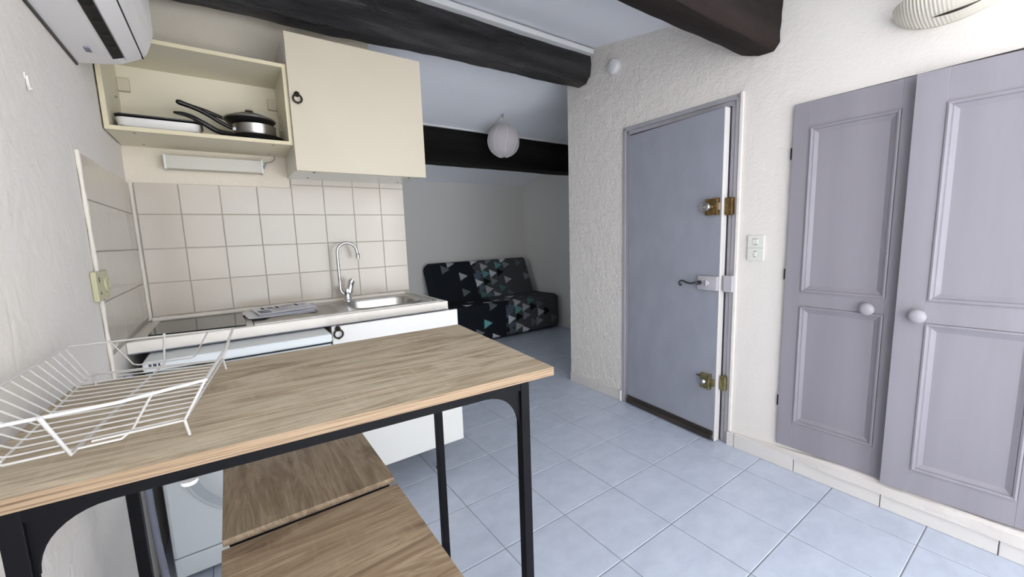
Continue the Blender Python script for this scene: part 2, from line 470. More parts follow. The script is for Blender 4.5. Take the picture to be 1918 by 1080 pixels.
# ceilings
mb = MB()
mb.add([(XL-0.1, 2.42, 2.66), (2.5, 2.42, 2.66), (2.5, 2.29, 2.66), (XL-0.1, 2.29, 2.66), (2.5, 0.3, zc_front(0.3)), (XL-0.1, 0.3, zc_front(0.3)), (2.5, -3.3, zc_front(0)), (XL-0.1, -3.3, zc_front(0)),
        (XL-0.1, 2.42, 2.9), (2.5, 2.42, 2.9), (2.5, -3.3, 2.9), (XL-0.1, -3.3, 2.9)],
       [[0, 1, 2, 3], [3, 2, 4, 5], [5, 4, 6, 7], [8, 11, 10, 9], [0, 8, 9, 1], [7, 6, 10, 11], [1, 9, 10, 6, 4, 2], [0, 3, 5, 7, 11, 8]])
struct(mb.build('ceiling', M_ceil), 'white sloping ceiling above the kitchen between the beams', 'ceiling')
mb = MB().prism([(2.40, 2.66), (5.1, zc_back(5.1)), (5.1, 2.9), (2.40, 2.9)], XL-0.1, XA+0.1, 'x')
struct(mb.build('ceiling', M_ceil), 'sloping ceiling of the alcove behind the long beam', 'ceiling')
# white trims above the beams
mb = MB().box(XL, 2.37, 2.225, 2.30, 2.605, 2.64, 0.006)
struct(mb.build('trim_2', M_trimw), 'white strip between the long black beam and the ceiling', 'trim')
mb = MB().box(0.6, XA, 3.645, 3.70, 2.338, 2.358, 0.004)
struct(mb.build('trim_3', M_trimw), 'thin white strip above the far black beam', 'trim')

# beams
def beam(name, m, prof, x0, x1, n, amp, label, seed, lowslope=0.0, taper=None, knots=()):
    mb = MB(); P = []
    # subdivide the profile
    pp = []
    K = len(prof)
    for i in range(K):
        a, b = prof[i], prof[(i+1) % K]
        for t in range(8): pp.append((a[0]+(b[0]-a[0])*t/8, a[1]+(b[1]-a[1])*t/8))
    cy = sum(p[0] for p in pp)/len(pp); cz = sum(p[1] for p in pp)/len(pp)
    rings = []
    for i in range(n+1):
        x = x0+(x1-x0)*i/n; R = []
        for k, (y, z) in enumerate(pp):
            g = noise.noise((x*2.2+seed, y*7, z*7))*amp+noise.noise((x*9+seed, y*16, z*16))*amp*0.45
            g += noise.noise((x*0.9+seed, y*22, z*22))*amp*0.5
            for (xk, zk, rk_) in knots:
                d = math.hypot(x-xk, (z-zk)*1.3)/rk_
                if d < 2.2 and y < cy: g += 0.007*math.exp(-((d-1)/0.35)**2)-0.011*math.exp(-(d/0.45)**2)
            sc = 1+g/0.12
            zz = cz+(z-cz)*sc
            if z < cz: zz += lowslope*(x-x1)*min(1, (cz-z)/0.08)
            yy = cy+(y-cy)*sc
            if taper:
                s = taper(x); yy = cy+(yy-cy)*s; zz = cz+(zz-cz)*s
            R.append((x, yy, zz))
        rings.append(R)
    kk = len(pp); fs = []
    for i in range(n):
        for k in range(kk): fs.append([i*kk+k, i*kk+(k+1) % kk, (i+1)*kk+(k+1) % kk, (i+1)*kk+k])
    fs.append(list(range(kk))); fs.append([n*kk+k for k in range(kk)][::-1])
    mb.add([v for R in rings for v in R], fs, 0, True)
    o = mb.build(name, m); return tag(o, label, 'beam')
beam('ceiling_beam', M_beam, [(2.275, 2.625), (2.262, 2.54), (2.275, 2.465), (2.315, 2.42), (2.40, 2.415), (2.46, 2.45), (2.47, 2.54), (2.46, 2.625)],
     XL+0.004, 2.376, 420, 0.014, 'long knotty black timber beam crossing above the kitchen cupboards', 3.1, 0.022, None,
     ((0.985, 2.545, 0.022), (0.76, 2.50, 0.024), (1.465, 2.475, 0.026), (1.72, 2.54, 0.014), (1.28, 2.56, 0.018)))
beam('ceiling_beam', M_beamc, [(3.66, 2.335), (3.66, 2.02), (3.86, 2.02), (3.86, 2.27)],
     0.604, XA-0.004, 80, 0.004, 'flat black beam low on the alcove slope behind the paper lantern', 9.3)
beam('ceiling_beam', M_beamb, [(0.955, 2.395), (0.962, 2.20), (0.99, 2.165), (1.06, 2.165), (1.15, 2.20), (1.165, 2.30), (1.155, 2.40)],
     XL+0.004, 2.345, 110, 0.008, 'dark brown rough beam nearest the viewer ending above the closet wall', 5.7)

# baseboards, one object per skirting tile
def skirt(name, label, ys, z1=0.082, thick=0.012):
    root = thing(name, label, 'baseboard', (XR(ys[0]), ys[0], 0)); root['kind'] = 'structure'
    for a, b in zip(ys, ys[1:]):
        def f(v): return Vector((XR(v.y)+v.x, v.y, v.z))
        MB().box(-thick, 0.0, a+0.0018, b-0.0018, 0.0005, z1, 0.002, 0, f).build('tile', M_skirt, root)
    MB().box(-thick*0.55, 0, ys[0], ys[-1], 0.0005, z1-0.003, 0, 0, f).build('grout', M_grout, root)
skirt('baseboard_right', 'grey skirting tiles along the wall below the closet', [-0.94, -0.6, -0.258, 0.092, 0.442, 0.792, 1.105, 1.148], 0.083, 0.022)
skirt('baseboard_left', 'short run of skirting tiles between the alcove and the entrance door', [1.962, 2.205, YE])

# ------------------------------------------------------------------ wall tiles
def wtile(a0, a1, z0, z1, side, parent, g=0.003, ga=None):
    ga = g if ga is None else ga
    if a1-a0 < 0.012 or z1-z0 < 0.012: return
    if side == 'back': mb = MB().box(a0+g/2, a1-g/2, YW-0.0075, YW-0.001, z0+g/2, z1-g/2, 0.0016, 0, None, 1)
    else: mb = MB().box(XL+0.001, XL+0.0075, a0+ga/2, a1-ga/2, z0+g/2, z1-g/2, 0.0008, 0, None, 1)
    mb.build('tile', M_walltile, parent)
T = 0.1625
xs = [-0.325]+[-0.002+T*k for k in range(-1, 6)]+[0.960]
zs = [0.958+T*k for k in range(0, 5)]
for i in range(len(xs)-1):
    for j in range(len(zs)-1):
        z1 = zs[j+1]
        if j == 3 and xs[i] < 0.30: z1 = 1.592
        wtile(xs[i], xs[i+1], zs[j], z1, 'back', wall_back)
    if xs[i] > 0.30: wtile(xs[i], xs[i+1], zs[4], 1.65, 'back', wall_back)
MB().box(-0.325, 0.320, YW-0.0045, YW+0.001, 0.94, 1.590).box(0.320, 0.9595, YW-0.0045, YW+0.001, 0.94, 1.65).each('grout', M_grout, wall_back)
ys = [1.79, 1.89, 2.0525, 2.215, 2.3775, 2.54]
for a, b in zip(ys, ys[1:]):
    for z0, z1 in ((0.958, 1.1205), (1.1205, 1.283), (1.283, 1.4455), (1.4455, 1.588)):
        wtile(a, b, z0, z1, 'left', wall_left, 0.0034, 0.0004)
MB().box(XL, XL+0.0045, 1.79, 2.54, 0.94, 1.587).build('grout', M_grout, wall_left)
# caulk lines
MB().tube([(XL+0.006, 1.782, z) for z in [0.79+0.04*i for i in range(21)]], [0.0058+0.0012*math.sin(i*1.7) for i in range(21)], 8).build('caulk', M_caulk, wall_left)
MB().tube([(XL+0.012, YW-0.012, z) for z in [0.945+0.04*i for i in range(17)]], [0.008+0.0015*math.sin(i*1.3) for i in range(17)], 8).build('caulk', M_caulk, wall_back)
MB().tube([(x, YW-0.010, 0.945) for x in [XL+0.02+0.05*i for i in range(26)]], [0.011+0.002*math.sin(i*1.9) for i in range(26)], 8).build('caulk', M_caulk, wall_back)

# ------------------------------------------------------------------ entrance door
d1 = thing('door_1', 'grey painted entrance door standing slightly ajar with three locks', 'door', (2.36, 1.55, 0)); d1['kind'] = 'structure'
def fr(v): return Vector((XR(v.y)+v.x, v.y, v.z))
mb = MB()
mb.box(-0.006, 0.12, DY1-0.022, DY1+0.004, 0, DZ, 0.003, 0, fr).box(0.004, 0.12, DY1-0.05, DY1-0.022, 0, DZ, 0.003, 0, fr)
mb.box(-0.006, 0.12, DY0-0.004, DY0+0.018, 0, DZ, 0.003, 0, fr).box(0.004, 0.12, DY0+0.018, DY0+0.045, 0, DZ, 0.003, 0, fr)
mb.box(0.030, 0.12, DY0+0.040, DY0+0.075, 0, DZ-0.05, 0.003, 0, fr)
mb.box(-0.006, 0.12, DY0, DY1, DZ-0.022, DZ+0.004, 0.003, 0, fr).box(0.004, 0.12, DY0, DY1, DZ-0.050, DZ-0.022, 0.003, 0, fr)
mb.build('door_frame', M_frame, d1)
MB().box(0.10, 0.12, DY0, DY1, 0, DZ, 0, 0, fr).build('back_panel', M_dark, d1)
MB().box(-0.012, 0.001, DY0-0.024, DY0-0.005, 0.085, DZ+0.01, 0.004, 0, fr).build('plaster_edge', M_rightwall, d1)
# leaf: front face from hinge (2.372,1.905) to free edge (2.312,1.207)
H0, H1 = Vector((2.374, 1.905)), Vector((2.312, 1.207))
u = (H1-H0); LW = u.length; u.normalize(); nrm = Vector((-u.y, u.x))  # check: away from the room
if nrm.x < 0: nrm = -nrm
def leaf(v):   # local: x along leaf 0..LW, y depth (positive away from the room), z
    p = H0+u*v.x+nrm*v.y
    return Vector((p.x, p.y, v.z))
lf = MB().box(0, LW-0.001, 0, 0.044, 0.015, 1.952, 0.002, 0, leaf).build('door_leaf', M_door, d1)
MB().box(LW-0.002, LW+0.003, -0.001, 0.045, 0.004, 1.954, 0.0015, 0, leaf).build('leaf_edge', M_edge, lf)
mb = MB().box(-0.002, LW-0.012, -0.016, 0.002, 0.012, 0.042, 0.003, 0, leaf).box(-0.002, LW-0.006, -0.010, 0.001, 0.040, 0.068, 0.004, 0, leaf)
mb.build('weather_board', M_sill, d1)
def lathe_leaf(mbx, prof, lx, lz, n=20, mi=0):
    """profile (radius, height out of the leaf face)"""
    vs = []; fs = []
    for r, h in prof:
        for k in range(n):
            a = 2*PI*k/n
            vs.append(leaf(Vector((lx+r*math.cos(a), -h, lz+r*math.sin(a)))))
    for i in range(len(prof)-1):
        for k in range(n): fs.append([i*n+k, i*n+(k+1) % n, (i+1)*n+(k+1) % n, (i+1)*n+k])
    fs.append(list(range(n))); fs.append([(len(prof)-1)*n+k for k in range(n)])
    return mbx.add(vs, fs, mi, True)
# upper brass rim lock (world y ~1.33..1.22, z 1.37..1.465)
lk = MB().box(LW-0.088, LW-0.016, -0.026, 0.0, 1.370, 1.462, 0.003, 0, leaf).box(LW-0.022, LW-0.010, -0.030, 0.0, 1.368, 1.466, 0.002, 0, leaf).build('rim_lock', M_brass, lf)
m_ = MB(); lathe_leaf(m_, [(0.022, 0.022), (0.024, 0.030), (0.023, 0.050), (0.018, 0.055)], LW-0.066, 1.418)
m_.build('lock_knob', M_steel, lf)
MB().box(LW-0.128, LW-0.09, -0.014, 0.0, 1.394, 1.440, 0.002, 0, leaf).build('bolt', M_steel, lf)
MB().box(LW-0.011, LW-0.002, -0.022, -0.004, 1.396, 1.438, 0.002, 0, leaf).build('latch', M_steel, lf)
MB().box(-0.036, 0.003, DY0+0.004, DY0+0.046, 1.366, 1.464, 0.004, 0, fr).build('strike_box', M_brass, d1)
# lever lock in white paint
pl = MB().box(LW-0.128, LW-0.001, -0.020, 0.0, 0.932, 1.016, 0.003, 0, leaf)
for lx in (LW-0.118, LW-0.012):
    for lz in (0.940, 1.008): lathe_leaf(pl, [(0.005, 0.018), (0.005, 0.023)], lx, lz, 8)
pl.build('lever_lock', M_lockw, lf)
m_ = MB(); lathe_leaf(m_, [(0.013, 0.018), (0.013, 0.024), (0.009, 0.028)], LW-0.062, 0.975)
m_.box(LW-0.067, LW-0.057, -0.036, -0.022, 0.958, 0.992, 0.003, 0, leaf); m_.build('thumb_turn', M_lockw, lf)
hp = [(LW-0.108, -0.018, 0.975), (LW-0.108, -0.045, 0.975), (LW-0.120, -0.052, 0.976), (LW-0.15, -0.052, 0.968), (LW-0.18, -0.052, 0.972), (LW-0.205, -0.052, 0.982), (LW-0.225, -0.052, 0.978), (LW-0.232, -0.052, 0.963), (LW-0.222, -0.052, 0.952), (LW-0.211, -0.052, 0.958), (LW-0.214, -0.052, 0.966)]
hp = [leaf(Vector(p)) for p in smoothpts(hp, 2)]
m_ = MB().tube(hp, 0.0062, 10); lathe_leaf(m_, [(0.011, 0.020), (0.013, 0.026), (0.009, 0.034), (0.012, 0.042), (0.009, 0.050)], LW-0.108, 0.975)
m_.build('door_handle', M_pewter, lf)
MB().box(-0.042, 0.003, DY0-0.014, DY0+0.036, 0.928, 1.022, 0.003, 0, fr).box(-0.030, 0.003, DY0+0.034, DY0+0.048, 0.934, 1.016, 0.002, 0, fr).build('strike_box', M_lockw, d1)
# lower brass lock
MB().box(LW-0.088, LW-0.030, -0.026, 0.0, 0.330, 0.418, 0.003, 0, leaf).box(LW-0.038, LW-0.026, -0.031, 0.0, 0.326, 0.422, 0.002, 0, leaf).build('rim_lock', M_brassg, lf)
m_ = MB(); lathe_leaf(m_, [(0.019, 0.022), (0.020, 0.034), (0.014, 0.040), (0.011, 0.046)], LW-0.064, 0.372)
m_.build('lock_knob', M_steel, lf)
MB().box(LW-0.026, LW-0.004, -0.020, -0.002, 0.352, 0.394, 0.002, 0, leaf).build('bolt', M_brassg, lf)
MB().tube([leaf(Vector((LW-0.088, -0.010, 0.396))), leaf(Vector((LW-0.118, -0.014, 0.398)))], 0.004, 8).build('bolt_pin', M_pewter, lf)
MB().box(-0.032, 0.003, DY0+0.008, DY0+0.042, 0.330, 0.420, 0.006, 0, fr).build('strike_box', M_brassg, d1)
# small white pipe stub at the foot of the frame
tag(MB().tube([(XR(1.97)-0.012, 1.967, 0.002), (XR(1.97)-0.012, 1.967, 0.085)], 0.010, 10).build('pipe_stub', M_whitep), 'small white pipe stub at the foot of the door frame', 'pipe')

# ------------------------------------------------------------------ closet
cl = thing('built_in_closet', 'lilac grey built-in closet with two tall panelled doors, one ajar', 'closet', (2.36, 0.45, 0.12))
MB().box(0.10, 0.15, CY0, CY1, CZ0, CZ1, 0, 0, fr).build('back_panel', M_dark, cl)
def panel_door(fn, W, z0, z1, rects, knob, name='door'):
    """local x 0..W along door, y depth (negative into room), z; rects = list of (x0,x1,z0,z1) sunk fields"""
    t = 0.028
    xs_ = sorted({0, W}|{r[0] for r in rects}|{r[1] for r in rects})
    mb = MB()
    # stiles and rails
    a, b = rects[0][0], rects[0][1]
    mb.box(0, a, 0, t, z0, z1, 0.002, 0, fn).box(b, W, 0, t, z0, z1, 0.002, 0, fn)
    rr = sorted(rects, key=lambda r: r[2]); zz = z0
    for r in rr:
        mb.box(a-0.001, b+0.001, 0.0004, t, zz, r[2], 0.0015, 0, fn); zz = r[3]
    mb.box(a-0.001, b+0.001, 0.0004, t, zz, z1, 0.0015, 0, fn)
    d = mb.build(name, M_closet, cl)
    for (x0, x1, c0, c1) in rects:
        MB().box(x0-0.002, x1+0.002, 0.012, t-0.004, c0-0.002, c1+0.002, 0, 0, fn).build('panel', M_closet, d)
        # stepped moulding ring
        prof = [(0, -0.004), (0.006, -0.006), (0.012, -0.003), (0.014, 0.004), (0.018, 0.004), (0.026, 0.0085), (0.034, 0.0125)]
        m2 = MB(); vs = []; fs = []
        for (i, dp) in prof:
            for (px, pz) in ((x0+i, c0+i), (x1-i, c0+i), (x1-i, c1-i), (x0+i, c1-i)): vs.append(fn(Vector((px, dp, pz))))
        for i in range(len(prof)-1):
            for k in range(4): fs.append([i*4+k, i*4+(k+1) % 4, (i+1)*4+(k+1) % 4, (i+1)*4+k])
        m2.add(vs, fs); m2.build('moulding', M_closet, d)
    kx, kz = knob; m3 = MB(); vs = []; fs = []; n = 24
    prof = [(0.011, -0.001), (0.011, 0.012), (0.016, 0.018), (0.0265, 0.024), (0.0285, 0.031), (0.0255, 0.038), (0.016, 0.043), (0.0005, 0.0445)]
    for r, h in prof:
        for k in range(n):
            an = 2*PI*k/n; vs.append(fn(Vector((kx+r*math.cos(an), -h, kz+r*math.sin(an)))))
    for i in range(len(prof)-1):
        for k in range(n): fs.append([i*n+k, i*n+(k+1) % n, (i+1)*n+(k+1) % n, (i+1)*n+k])
    m3.add(vs, fs, 0, True); m3.build('knob', M_knob, d)
    return d
def fn_left(v):   # hinge at y=.880, runs to y=.445
    return Vector((XR(0.88)-0.020+v.y+0.004*v.x/0.44, 0.880-v.x, v.z))
def fn_right(v):  # hinge side y=.02, free edge y=.442 at x=2.298
    t = v.x/0.42
    return Vector((2.290+0.036*t+v.y, 0.442-v.x, v.z))
panel_door(fn_left, 0.436, 0.128, 1.877, [(0.072, 0.392, 0.962, 1.758), (0.072, 0.392, 0.270, 0.890)], (0.340, 0.912))
panel_door(fn_right, 0.425, 0.136, 1.868, [(0.092, 0.378, 0.972, 1.742), (0.092, 0.378, 0.240, 0.880)], (0.072, 0.911))
mb = MB()
for z in (0.34, 1.02, 1.62): mb.tube([(XR(0.885)-0.012, 0.8845, z), (XR(0.885)-0.012, 0.8845, z+0.055)], 0.005, 8)
mb.each('hinge', M_iron, cl)

# light switch
sw = thing('light_switch', 'ivory double switch plate on the wall between door and closet', 'light switch', (XR(1.03), 1.034, 1.18))
MB().box(-0.010, 0, 0.992, 1.078, 1.112, 1.250, 0.003, 0, fr).build('plate', M_switch, sw)
MB().box(-0.0106, -0.009, 0.993, 1.077, 1.180, 1.1815, 0, 0, fr).build('seam', M_inkl, sw)
for y, z in ((1.044, 1.214), (1.030, 1.214), (1.036, 1.147)):
    k = MB().box(-0.0125, -0.008, y-0.0062, y+0.0062, z-0.014, z+0.014, 0.001, 0, fr).build('rocker', M_switch, sw)
    MB().box(-0.0108, -0.0095, y-0.0062, y+0.0062, z+0.0145, z+0.0165, 0, 0, fr).box(-0.0108, -0.0095, y-0.0062, y+0.0062, z-0.0165, z-0.0145, 0, 0, fr).each('slot', M_iron, k)

# smoke detector
sd = thing('smoke_detector', 'round white smoke detector high on the wall below the beam end', 'smoke detector', (XR(2.03), 2.034, 2.452))
MB().lathe([(0.050, 0.001), (0.050, -0.010), (0.046, -0.012), (0.046, -0.016), (0.049, -0.018), (0.048, -0.030), (0.040, -0.036), (0.0005, -0.038)], (XR(2.034), 2.034, 2.452), 'x', 32).build('housing', M_whitep, sd)
MB().lathe([(0.008, -0.035), (0.008, -0.041), (0.0005, -0.042)], (XR(2.034), 2.04, 2.455), 'x', 12).build('test_button', M_switch, sd)

# wall sconce
sc = thing('wall_sconce', 'cream ribbed half-bowl wall light high above the closet', 'wall light', (XR(0.38), 0.385, 2.12))
mb = MB(); na, nb = 150, 26; vs = []; fs = []
for i in range(na+1):
    t = -1+2*i/na                                   # along the wall
    s_ = math.sqrt(max(0, 1-t*t)); rib = 1+0.016*math.cos(i*2*PI/5)*min(1, 1.5*max(0, t+0.25))
    for k in range(nb+1):
        a = PI/2*k/nb                                  # 0: at wall below, 90: rim in front
        dx = 0.175*s_*math.sin(a)*rib; dz = -0.095*s_*math.cos(a)*rib
        vs.append((XR(0.385)-dx, 0.375+0.165*t, 2.135+dz))
for i in range(na):
    for k in range(nb): fs.append([i*(nb+1)+k, (i+1)*(nb+1)+k, (i+1)*(nb+1)+k+1, i*(nb+1)+k+1])
mb.add(vs, fs, 0, True); shade = mb.build('shade', M_sconce, sc)
sl = shade.modifiers.new('thick', 'SOLIDIFY'); sl.thickness = 0.004
MB().box(-0.014, -0.001, 0.30, 0.47, 2.06, 2.16, 0.003, 0, fr).build('backplate', M_whitep, sc)
mb = MB()
pts = []
for i in range(13):
    t = -0.55+0.75*i/12; s_ = math.sqrt(1-t*t); a = math.radians(30)
    pts.append((XR(0.385)-0.181*s_*math.sin(a), 0.375+0.165*t, 2.135-0.0975*s_*math.cos(a)))
mb.tube(pts, [0.0006+0.0042*math.sin(PI*i/12) for i in range(13)], 6)
mb.build('slot', M_iron, sc)

# ------------------------------------------------------------------ paper lantern
pn = thing('paper_lantern', 'round white paper lantern hanging in front of the far beam', 'pendant lamp', (2.266, 3.3, 2.19))
mb = MB(); nlat, nlon = 84, 48; R0 = 0.152; vs = []; fs = []
for i in range(nlat+1):
    th = math.radians(10+162*i/nlat)
    for k in range(nlon):
        ph = 2*PI*k/nlon
        r = R0*(1+0.008*math.cos(i*2*PI/4)+0.004*noise.noise((math.cos(ph)*3, math.sin(ph)*3, th*4)))
        vs.append((2.266+r*math.sin(th)*math.cos(ph), 3.3+r*math.sin(th)*math.sin(ph), 2.19+r*math.cos(th)))
for i in range(nlat):
    for k in range(nlon): fs.append([i*nlon+k, i*nlon+(k+1) % nlon, (i+1)*nlon+(k+1) % nlon, (i+1)*nlon+k])
mb.add(vs, fs, 0, True); shd = mb.build('shade', M_ricepaper, pn)
mb = MB()
for j in range(8):
    ph = 2*PI*j/8-1.95
    mb.tube([(2.266+(R0+0.001)*math.sin(math.radians(t))*math.cos(ph+0.1*math.sin(math.radians(t*2))), 3.3+(R0+0.001)*math.sin(math.radians(t))*math.sin(ph+0.1*math.sin(math.radians(t*2))), 2.19+(R0+0.001)*math.cos(math.radians(t))) for t in range(10, 172, 8)], 0.0028, 5)
mb.each('seam', M_ricerib, shd)
MB().tube([(2.266, 3.3, 2.335), (2.264, 3.3, 2.43)], 0.0022, 6).build('cord', M_whitep, pn)
MB().tube([(2.264, 3.3, 2.415), (2.264, 3.300, 2.4375)], 0.010, 10).tube(arc((2.264, 3.3, 2.412), 0.010, 90, 380, 12), 0.002, 6).build('hook', M_steel, pn)
cbl = MB().tube([(2.263, 3.325, 2.426), (2.268, 3.42, 2.403), (2.274, 3.54, 2.374), (2.280, 3.645, 2.3555)], 0.0065, 8).build('lamp_cable', M_whitep)
tag(cbl, 'thin pale cable running from the lantern hook down to the far beam', 'cable')

# ------------------------------------------------------------------ air conditioner
ac = thing('air_conditioner', 'white wall-mounted air conditioner above the open cupboard', 'air conditioner', (XL, 1.6, 1.903))
prof = [(XL, 1.905), (-0.262, 1.916), (-0.235, 1.922), (-0.180, 1.950), (-0.163, 1.968), (-0.150, 2.000), (-0.139, 2.036), (-0.137, 2.06), (-0.137, 2.17), (-0.160, 2.19), (XL, 2.19)]
MB().prism(prof, 1.19, 1.985, 'y').build('casing', M_ac, ac, bevel=0.004)
MB().prism([(-0.246, 1.9165), (-0.218, 1.9265), (-0.220, 1.935), (-0.248, 1.925)], 1.24, 1.925, 'y').build('outlet_slot', M_dark, ac)
MB().prism([(-0.215, 1.926), (-0.176, 1.945), (-0.174, 1.949), (-0.217, 1.931)], 1.22, 1.945, 'y').build('flap', M_ac, ac, bevel=0.0015)
mb = MB().prism([(-0.1752, 1.9515), (-0.1722, 1.9545), (-0.1752, 1.958), (-0.178, 1.954)], 1.20, 1.9855, 'y'); mb.build('panel_seam', M_dark, ac)
mb = MB()
for i in range(7): mb.box(-0.244, -0.220, 1.28+i*0.09, 1.283+i*0.09, 1.917, 1.924)
mb.each('louver', M_iron, ac)
MB().box(-0.300, -0.286, 1.835, 1.872, 1.9085, 1.9112).build('sticker', M_inkl, ac)
MB().box(XL+0.0005, XL+0.006, 1.195, 1.982, 1.898, 1.906).build('mounting_edge', M_iron, ac)

# wall socket
so = thing('wall_socket', 'yellowed square socket on the left wall at the tile edge', 'socket', (XL, 1.84, 1.18))
MB().box(XL+0.0005, XL+0.014, 1.722, 1.872, 1.130, 1.222, 0.003).build('housing', M_cream, so)
MB().lathe([(0.026, 0), (0.026, 0.004), (0.020, 0.006), (0.019, -0.004), (0.0005, -0.005)], (XL+0.014, 1.832, 1.176), 'x', 24).build('socket_ring', M_cream, so)
MB().box(XL+0.0138, XL+0.0148, 1.748, 1.756, 1.188, 1.204).box(XL+0.0138, XL+0.0148, 1.752, 1.760, 1.150, 1.158).box(XL+0.0138, XL+0.0148, 1.77, 1.776, 1.130, 1.134).each('slot', M_iron, so)
hk = MB().lathe([(0.009, 0.0005), (0.008, 0.003), (0.0005, 0.004)], (XL, 1.472, 1.700), 'x', 12).tube([(XL+0.003, 1.472, 1.700), (XL+0.004, 1.468, 1.680), (XL+0.006, 1.466, 1.668), (XL+0.009, 1.466, 1.672)], 0.003, 8).build('wall_hook', M_leftwall)
tag(hk, 'small painted-over hook on the left wall below the air conditioner', 'hook')

# ------------------------------------------------------------------ wall cupboards
def ring_handle(parent, x, y, z, r=0.020):
    mb = MB().lathe([(0.0125, 0.0), (0.0125, -0.004), (0.009, -0.009), (0.0095, -0.016), (0.004, -0.021), (0.0005, -0.022)], (x, y, z), 'y', 16)
    mb.tube(arc((x, y-0.013, z-r-0.004), r, 0, 330, 26), 0.0042, 8, False)
    mb.tube(arc((x, y-0.013, z-r-0.004), r, 330, 360, 3), 0.0042, 8, False)
    mb.lathe([(0.0005, -0.006), (0.005, -0.003), (0.006, 0), (0.005, 0.003), (0.0005, 0.006)], (x, y-0.013, z-2*r-0.005), 'z', 10)
    return mb.build('ring_handle', M_iron, parent)
YC = 2.2325
oc = thing('open_wall_cupboard', 'doorless cream wall cupboard holding pans, left of the closed one', 'cupboard', (-0.017, 2.4, 1.754))
X0, X1, Z0, Z1, t = -0.341, 0.3095, 1.7535, 2.118, 0.016
def board(parent, name, x0, x1, y0, y1, z0, z1, fronts=('f',)):
    b = MB().box(x0, x1, y0+0.0012, y1, z0, z1); o = b.build(name, M_cabin, parent)
    MB().box(x0, x1, y0, y0+0.0016, z0, z1).build('edge_strip', M_cabedge, o)
    return o
b1 = board(oc, 'side_panel', X0, X0+t, YC, YW-0.001, Z0, Z1)
b2 = board(oc, 'side_panel', X1-t, X1, YC, YW-0.001, Z0, Z1)
b3 = board(oc, 'bottom_panel', X0+t, X1-t, YC, YW-0.001, Z0, Z0+t)
b4 = board(oc, 'top_panel', X0+t, X1-t, YC, YW-0.001, Z1-t, Z1)
MB().box(X0+t, X1-t, YW-0.006, YW-0.002, Z0+t, Z1-t).build('back_panel', M_cabin, oc)
for x in (X0+t, X1-t-0.042): MB().box(x, x+0.042, YW-0.032, YW-0.007, Z1-t-0.115, Z1-t-0.060, 0.003).build('hanging_bracket', M_cabcream, oc)
for bx, xx in ((b1, X0+t), (b2, X1-t-0.008)):
    for z in (1.93, 1.865): MB().box(xx, xx+0.008, 2.44, 2.452, z, z+0.006).build('shelf_pin', M_steel, bx)
mb = MB()
for x in (-0.26, 0.23):
    for y in (2.27, 2.50): mb.lathe([(0.005, 0), (0.005, -0.0012)], (x, y, Z0+0.0004), 'z', 8)
mb.each('screw', M_iron, b3)

cc = thing('wall_cupboard', 'cream wall cupboard with a closed door and iron ring handle', 'cupboard', (0.64, 2.4, 1.637))
A0, A1, C0, C1 = 0.3105, 0.9610, 1.6375, 2.258
MB().box(A0, A1, YC+0.002, YW-0.001, C0+0.002, C1-0.002, 0.0012).build('carcass', M_cabunder, cc)
dr = MB().box(A0+0.001, 0.9735, YC-0.020, YC+0.0005, C0-0.003, C1+0.002, 0.002).build('door', M_cabcream, cc)
ring_handle(dr, 0.343, YC-0.020, 1.985, 0.0185)
mb = MB()
for x in (0.40, 0.90):
    for y in (2.29, 2.48): mb.lathe([(0.006, 0), (0.006, -0.002)], (x, y, C0+0.002), 'z', 8)
mb.each('screw', M_iron, cc)

# strip light under the open cupboard
M_diff = mat('strip_diffuser', (204, 201, 190), 0.4)
sl = thing('strip_light', 'long white strip light fixed under the open cupboard', 'strip light', (0.0, 2.5, 1.70))
MB().box(-0.197, 0.193, 2.500, 2.564, 1.655, 1.717, 0.003).build('diffuser', M_diff, sl)
MB().box(-0.200, -0.190, 2.498, 2.564, 1.652, 1.720, 0.002).box(0.187, 0.197, 2.498, 2.564, 1.652, 1.720, 0.002).each('end_cap', M_trimw, sl)
MB().tube(smoothpts([(0.197, 2.52, 1.69), (0.215, 2.525, 1.700), (0.205, 2.53, 1.712), (0.235, 2.53, 1.715), (0.26, 2.54, 1.735), (0.255, 2.545, 1.7545)]), 0.0022, 6).lathe([(0.006, 0.19), (0.006, 0.205)], (0, 2.515, 1.685), 'x', 8).build('wire', M_inkl, sl)

# ------------------------------------------------------------------ things in the open cupboard
ZF = Z0+t+0.0005
fp = thing('frying_pan', 'black frying pan lying under the steel saucepan', 'pan', (0.165, 2.40, ZF))
MB().lathe([(0.078, ZF), (0.088, ZF+0.006), (0.116, ZF+0.032), (0.118, ZF+0.034), (0.113, ZF+0.033), (0.086, ZF+0.008), (0.0005, ZF+0.0065)], (0.172, 2.395, 0), 'z', 40).build('pan_body', M_pan, fp)
hp = smoothpts([(0.085, 2.318, ZF+0.028), (0.06, 2.290, ZF+0.022), (0.02, 2.262, ZF+0.018), (-0.03, 2.246, ZF+0.048), (-0.08, 2.246, ZF+0.074), (-0.125, 2.256, ZF+0.080)], 2)
MB().tube(hp, [0.007, 0.009, 0.011, 0.011, 0.010, 0.008, 0.004], 10).build('handle', M_black, fp)
sp = thing('saucepan', 'stainless steel saucepan with a black handle, between the two black pans', 'saucepan', (0.165, 2.40, ZF+0.01))
zb = ZF+0.010
MB().lathe([(0.084, zb), (0.088, zb+0.004), (0.088, zb+0.070), (0.091, zb+0.0775), (0.086, zb+0.0775), (0.084, zb+0.070), (0.083, zb+0.006), (0.0005, zb+0.005)], (0.172, 2.397, 0), 'z', 48).build('pan_body', M_steel, sp)
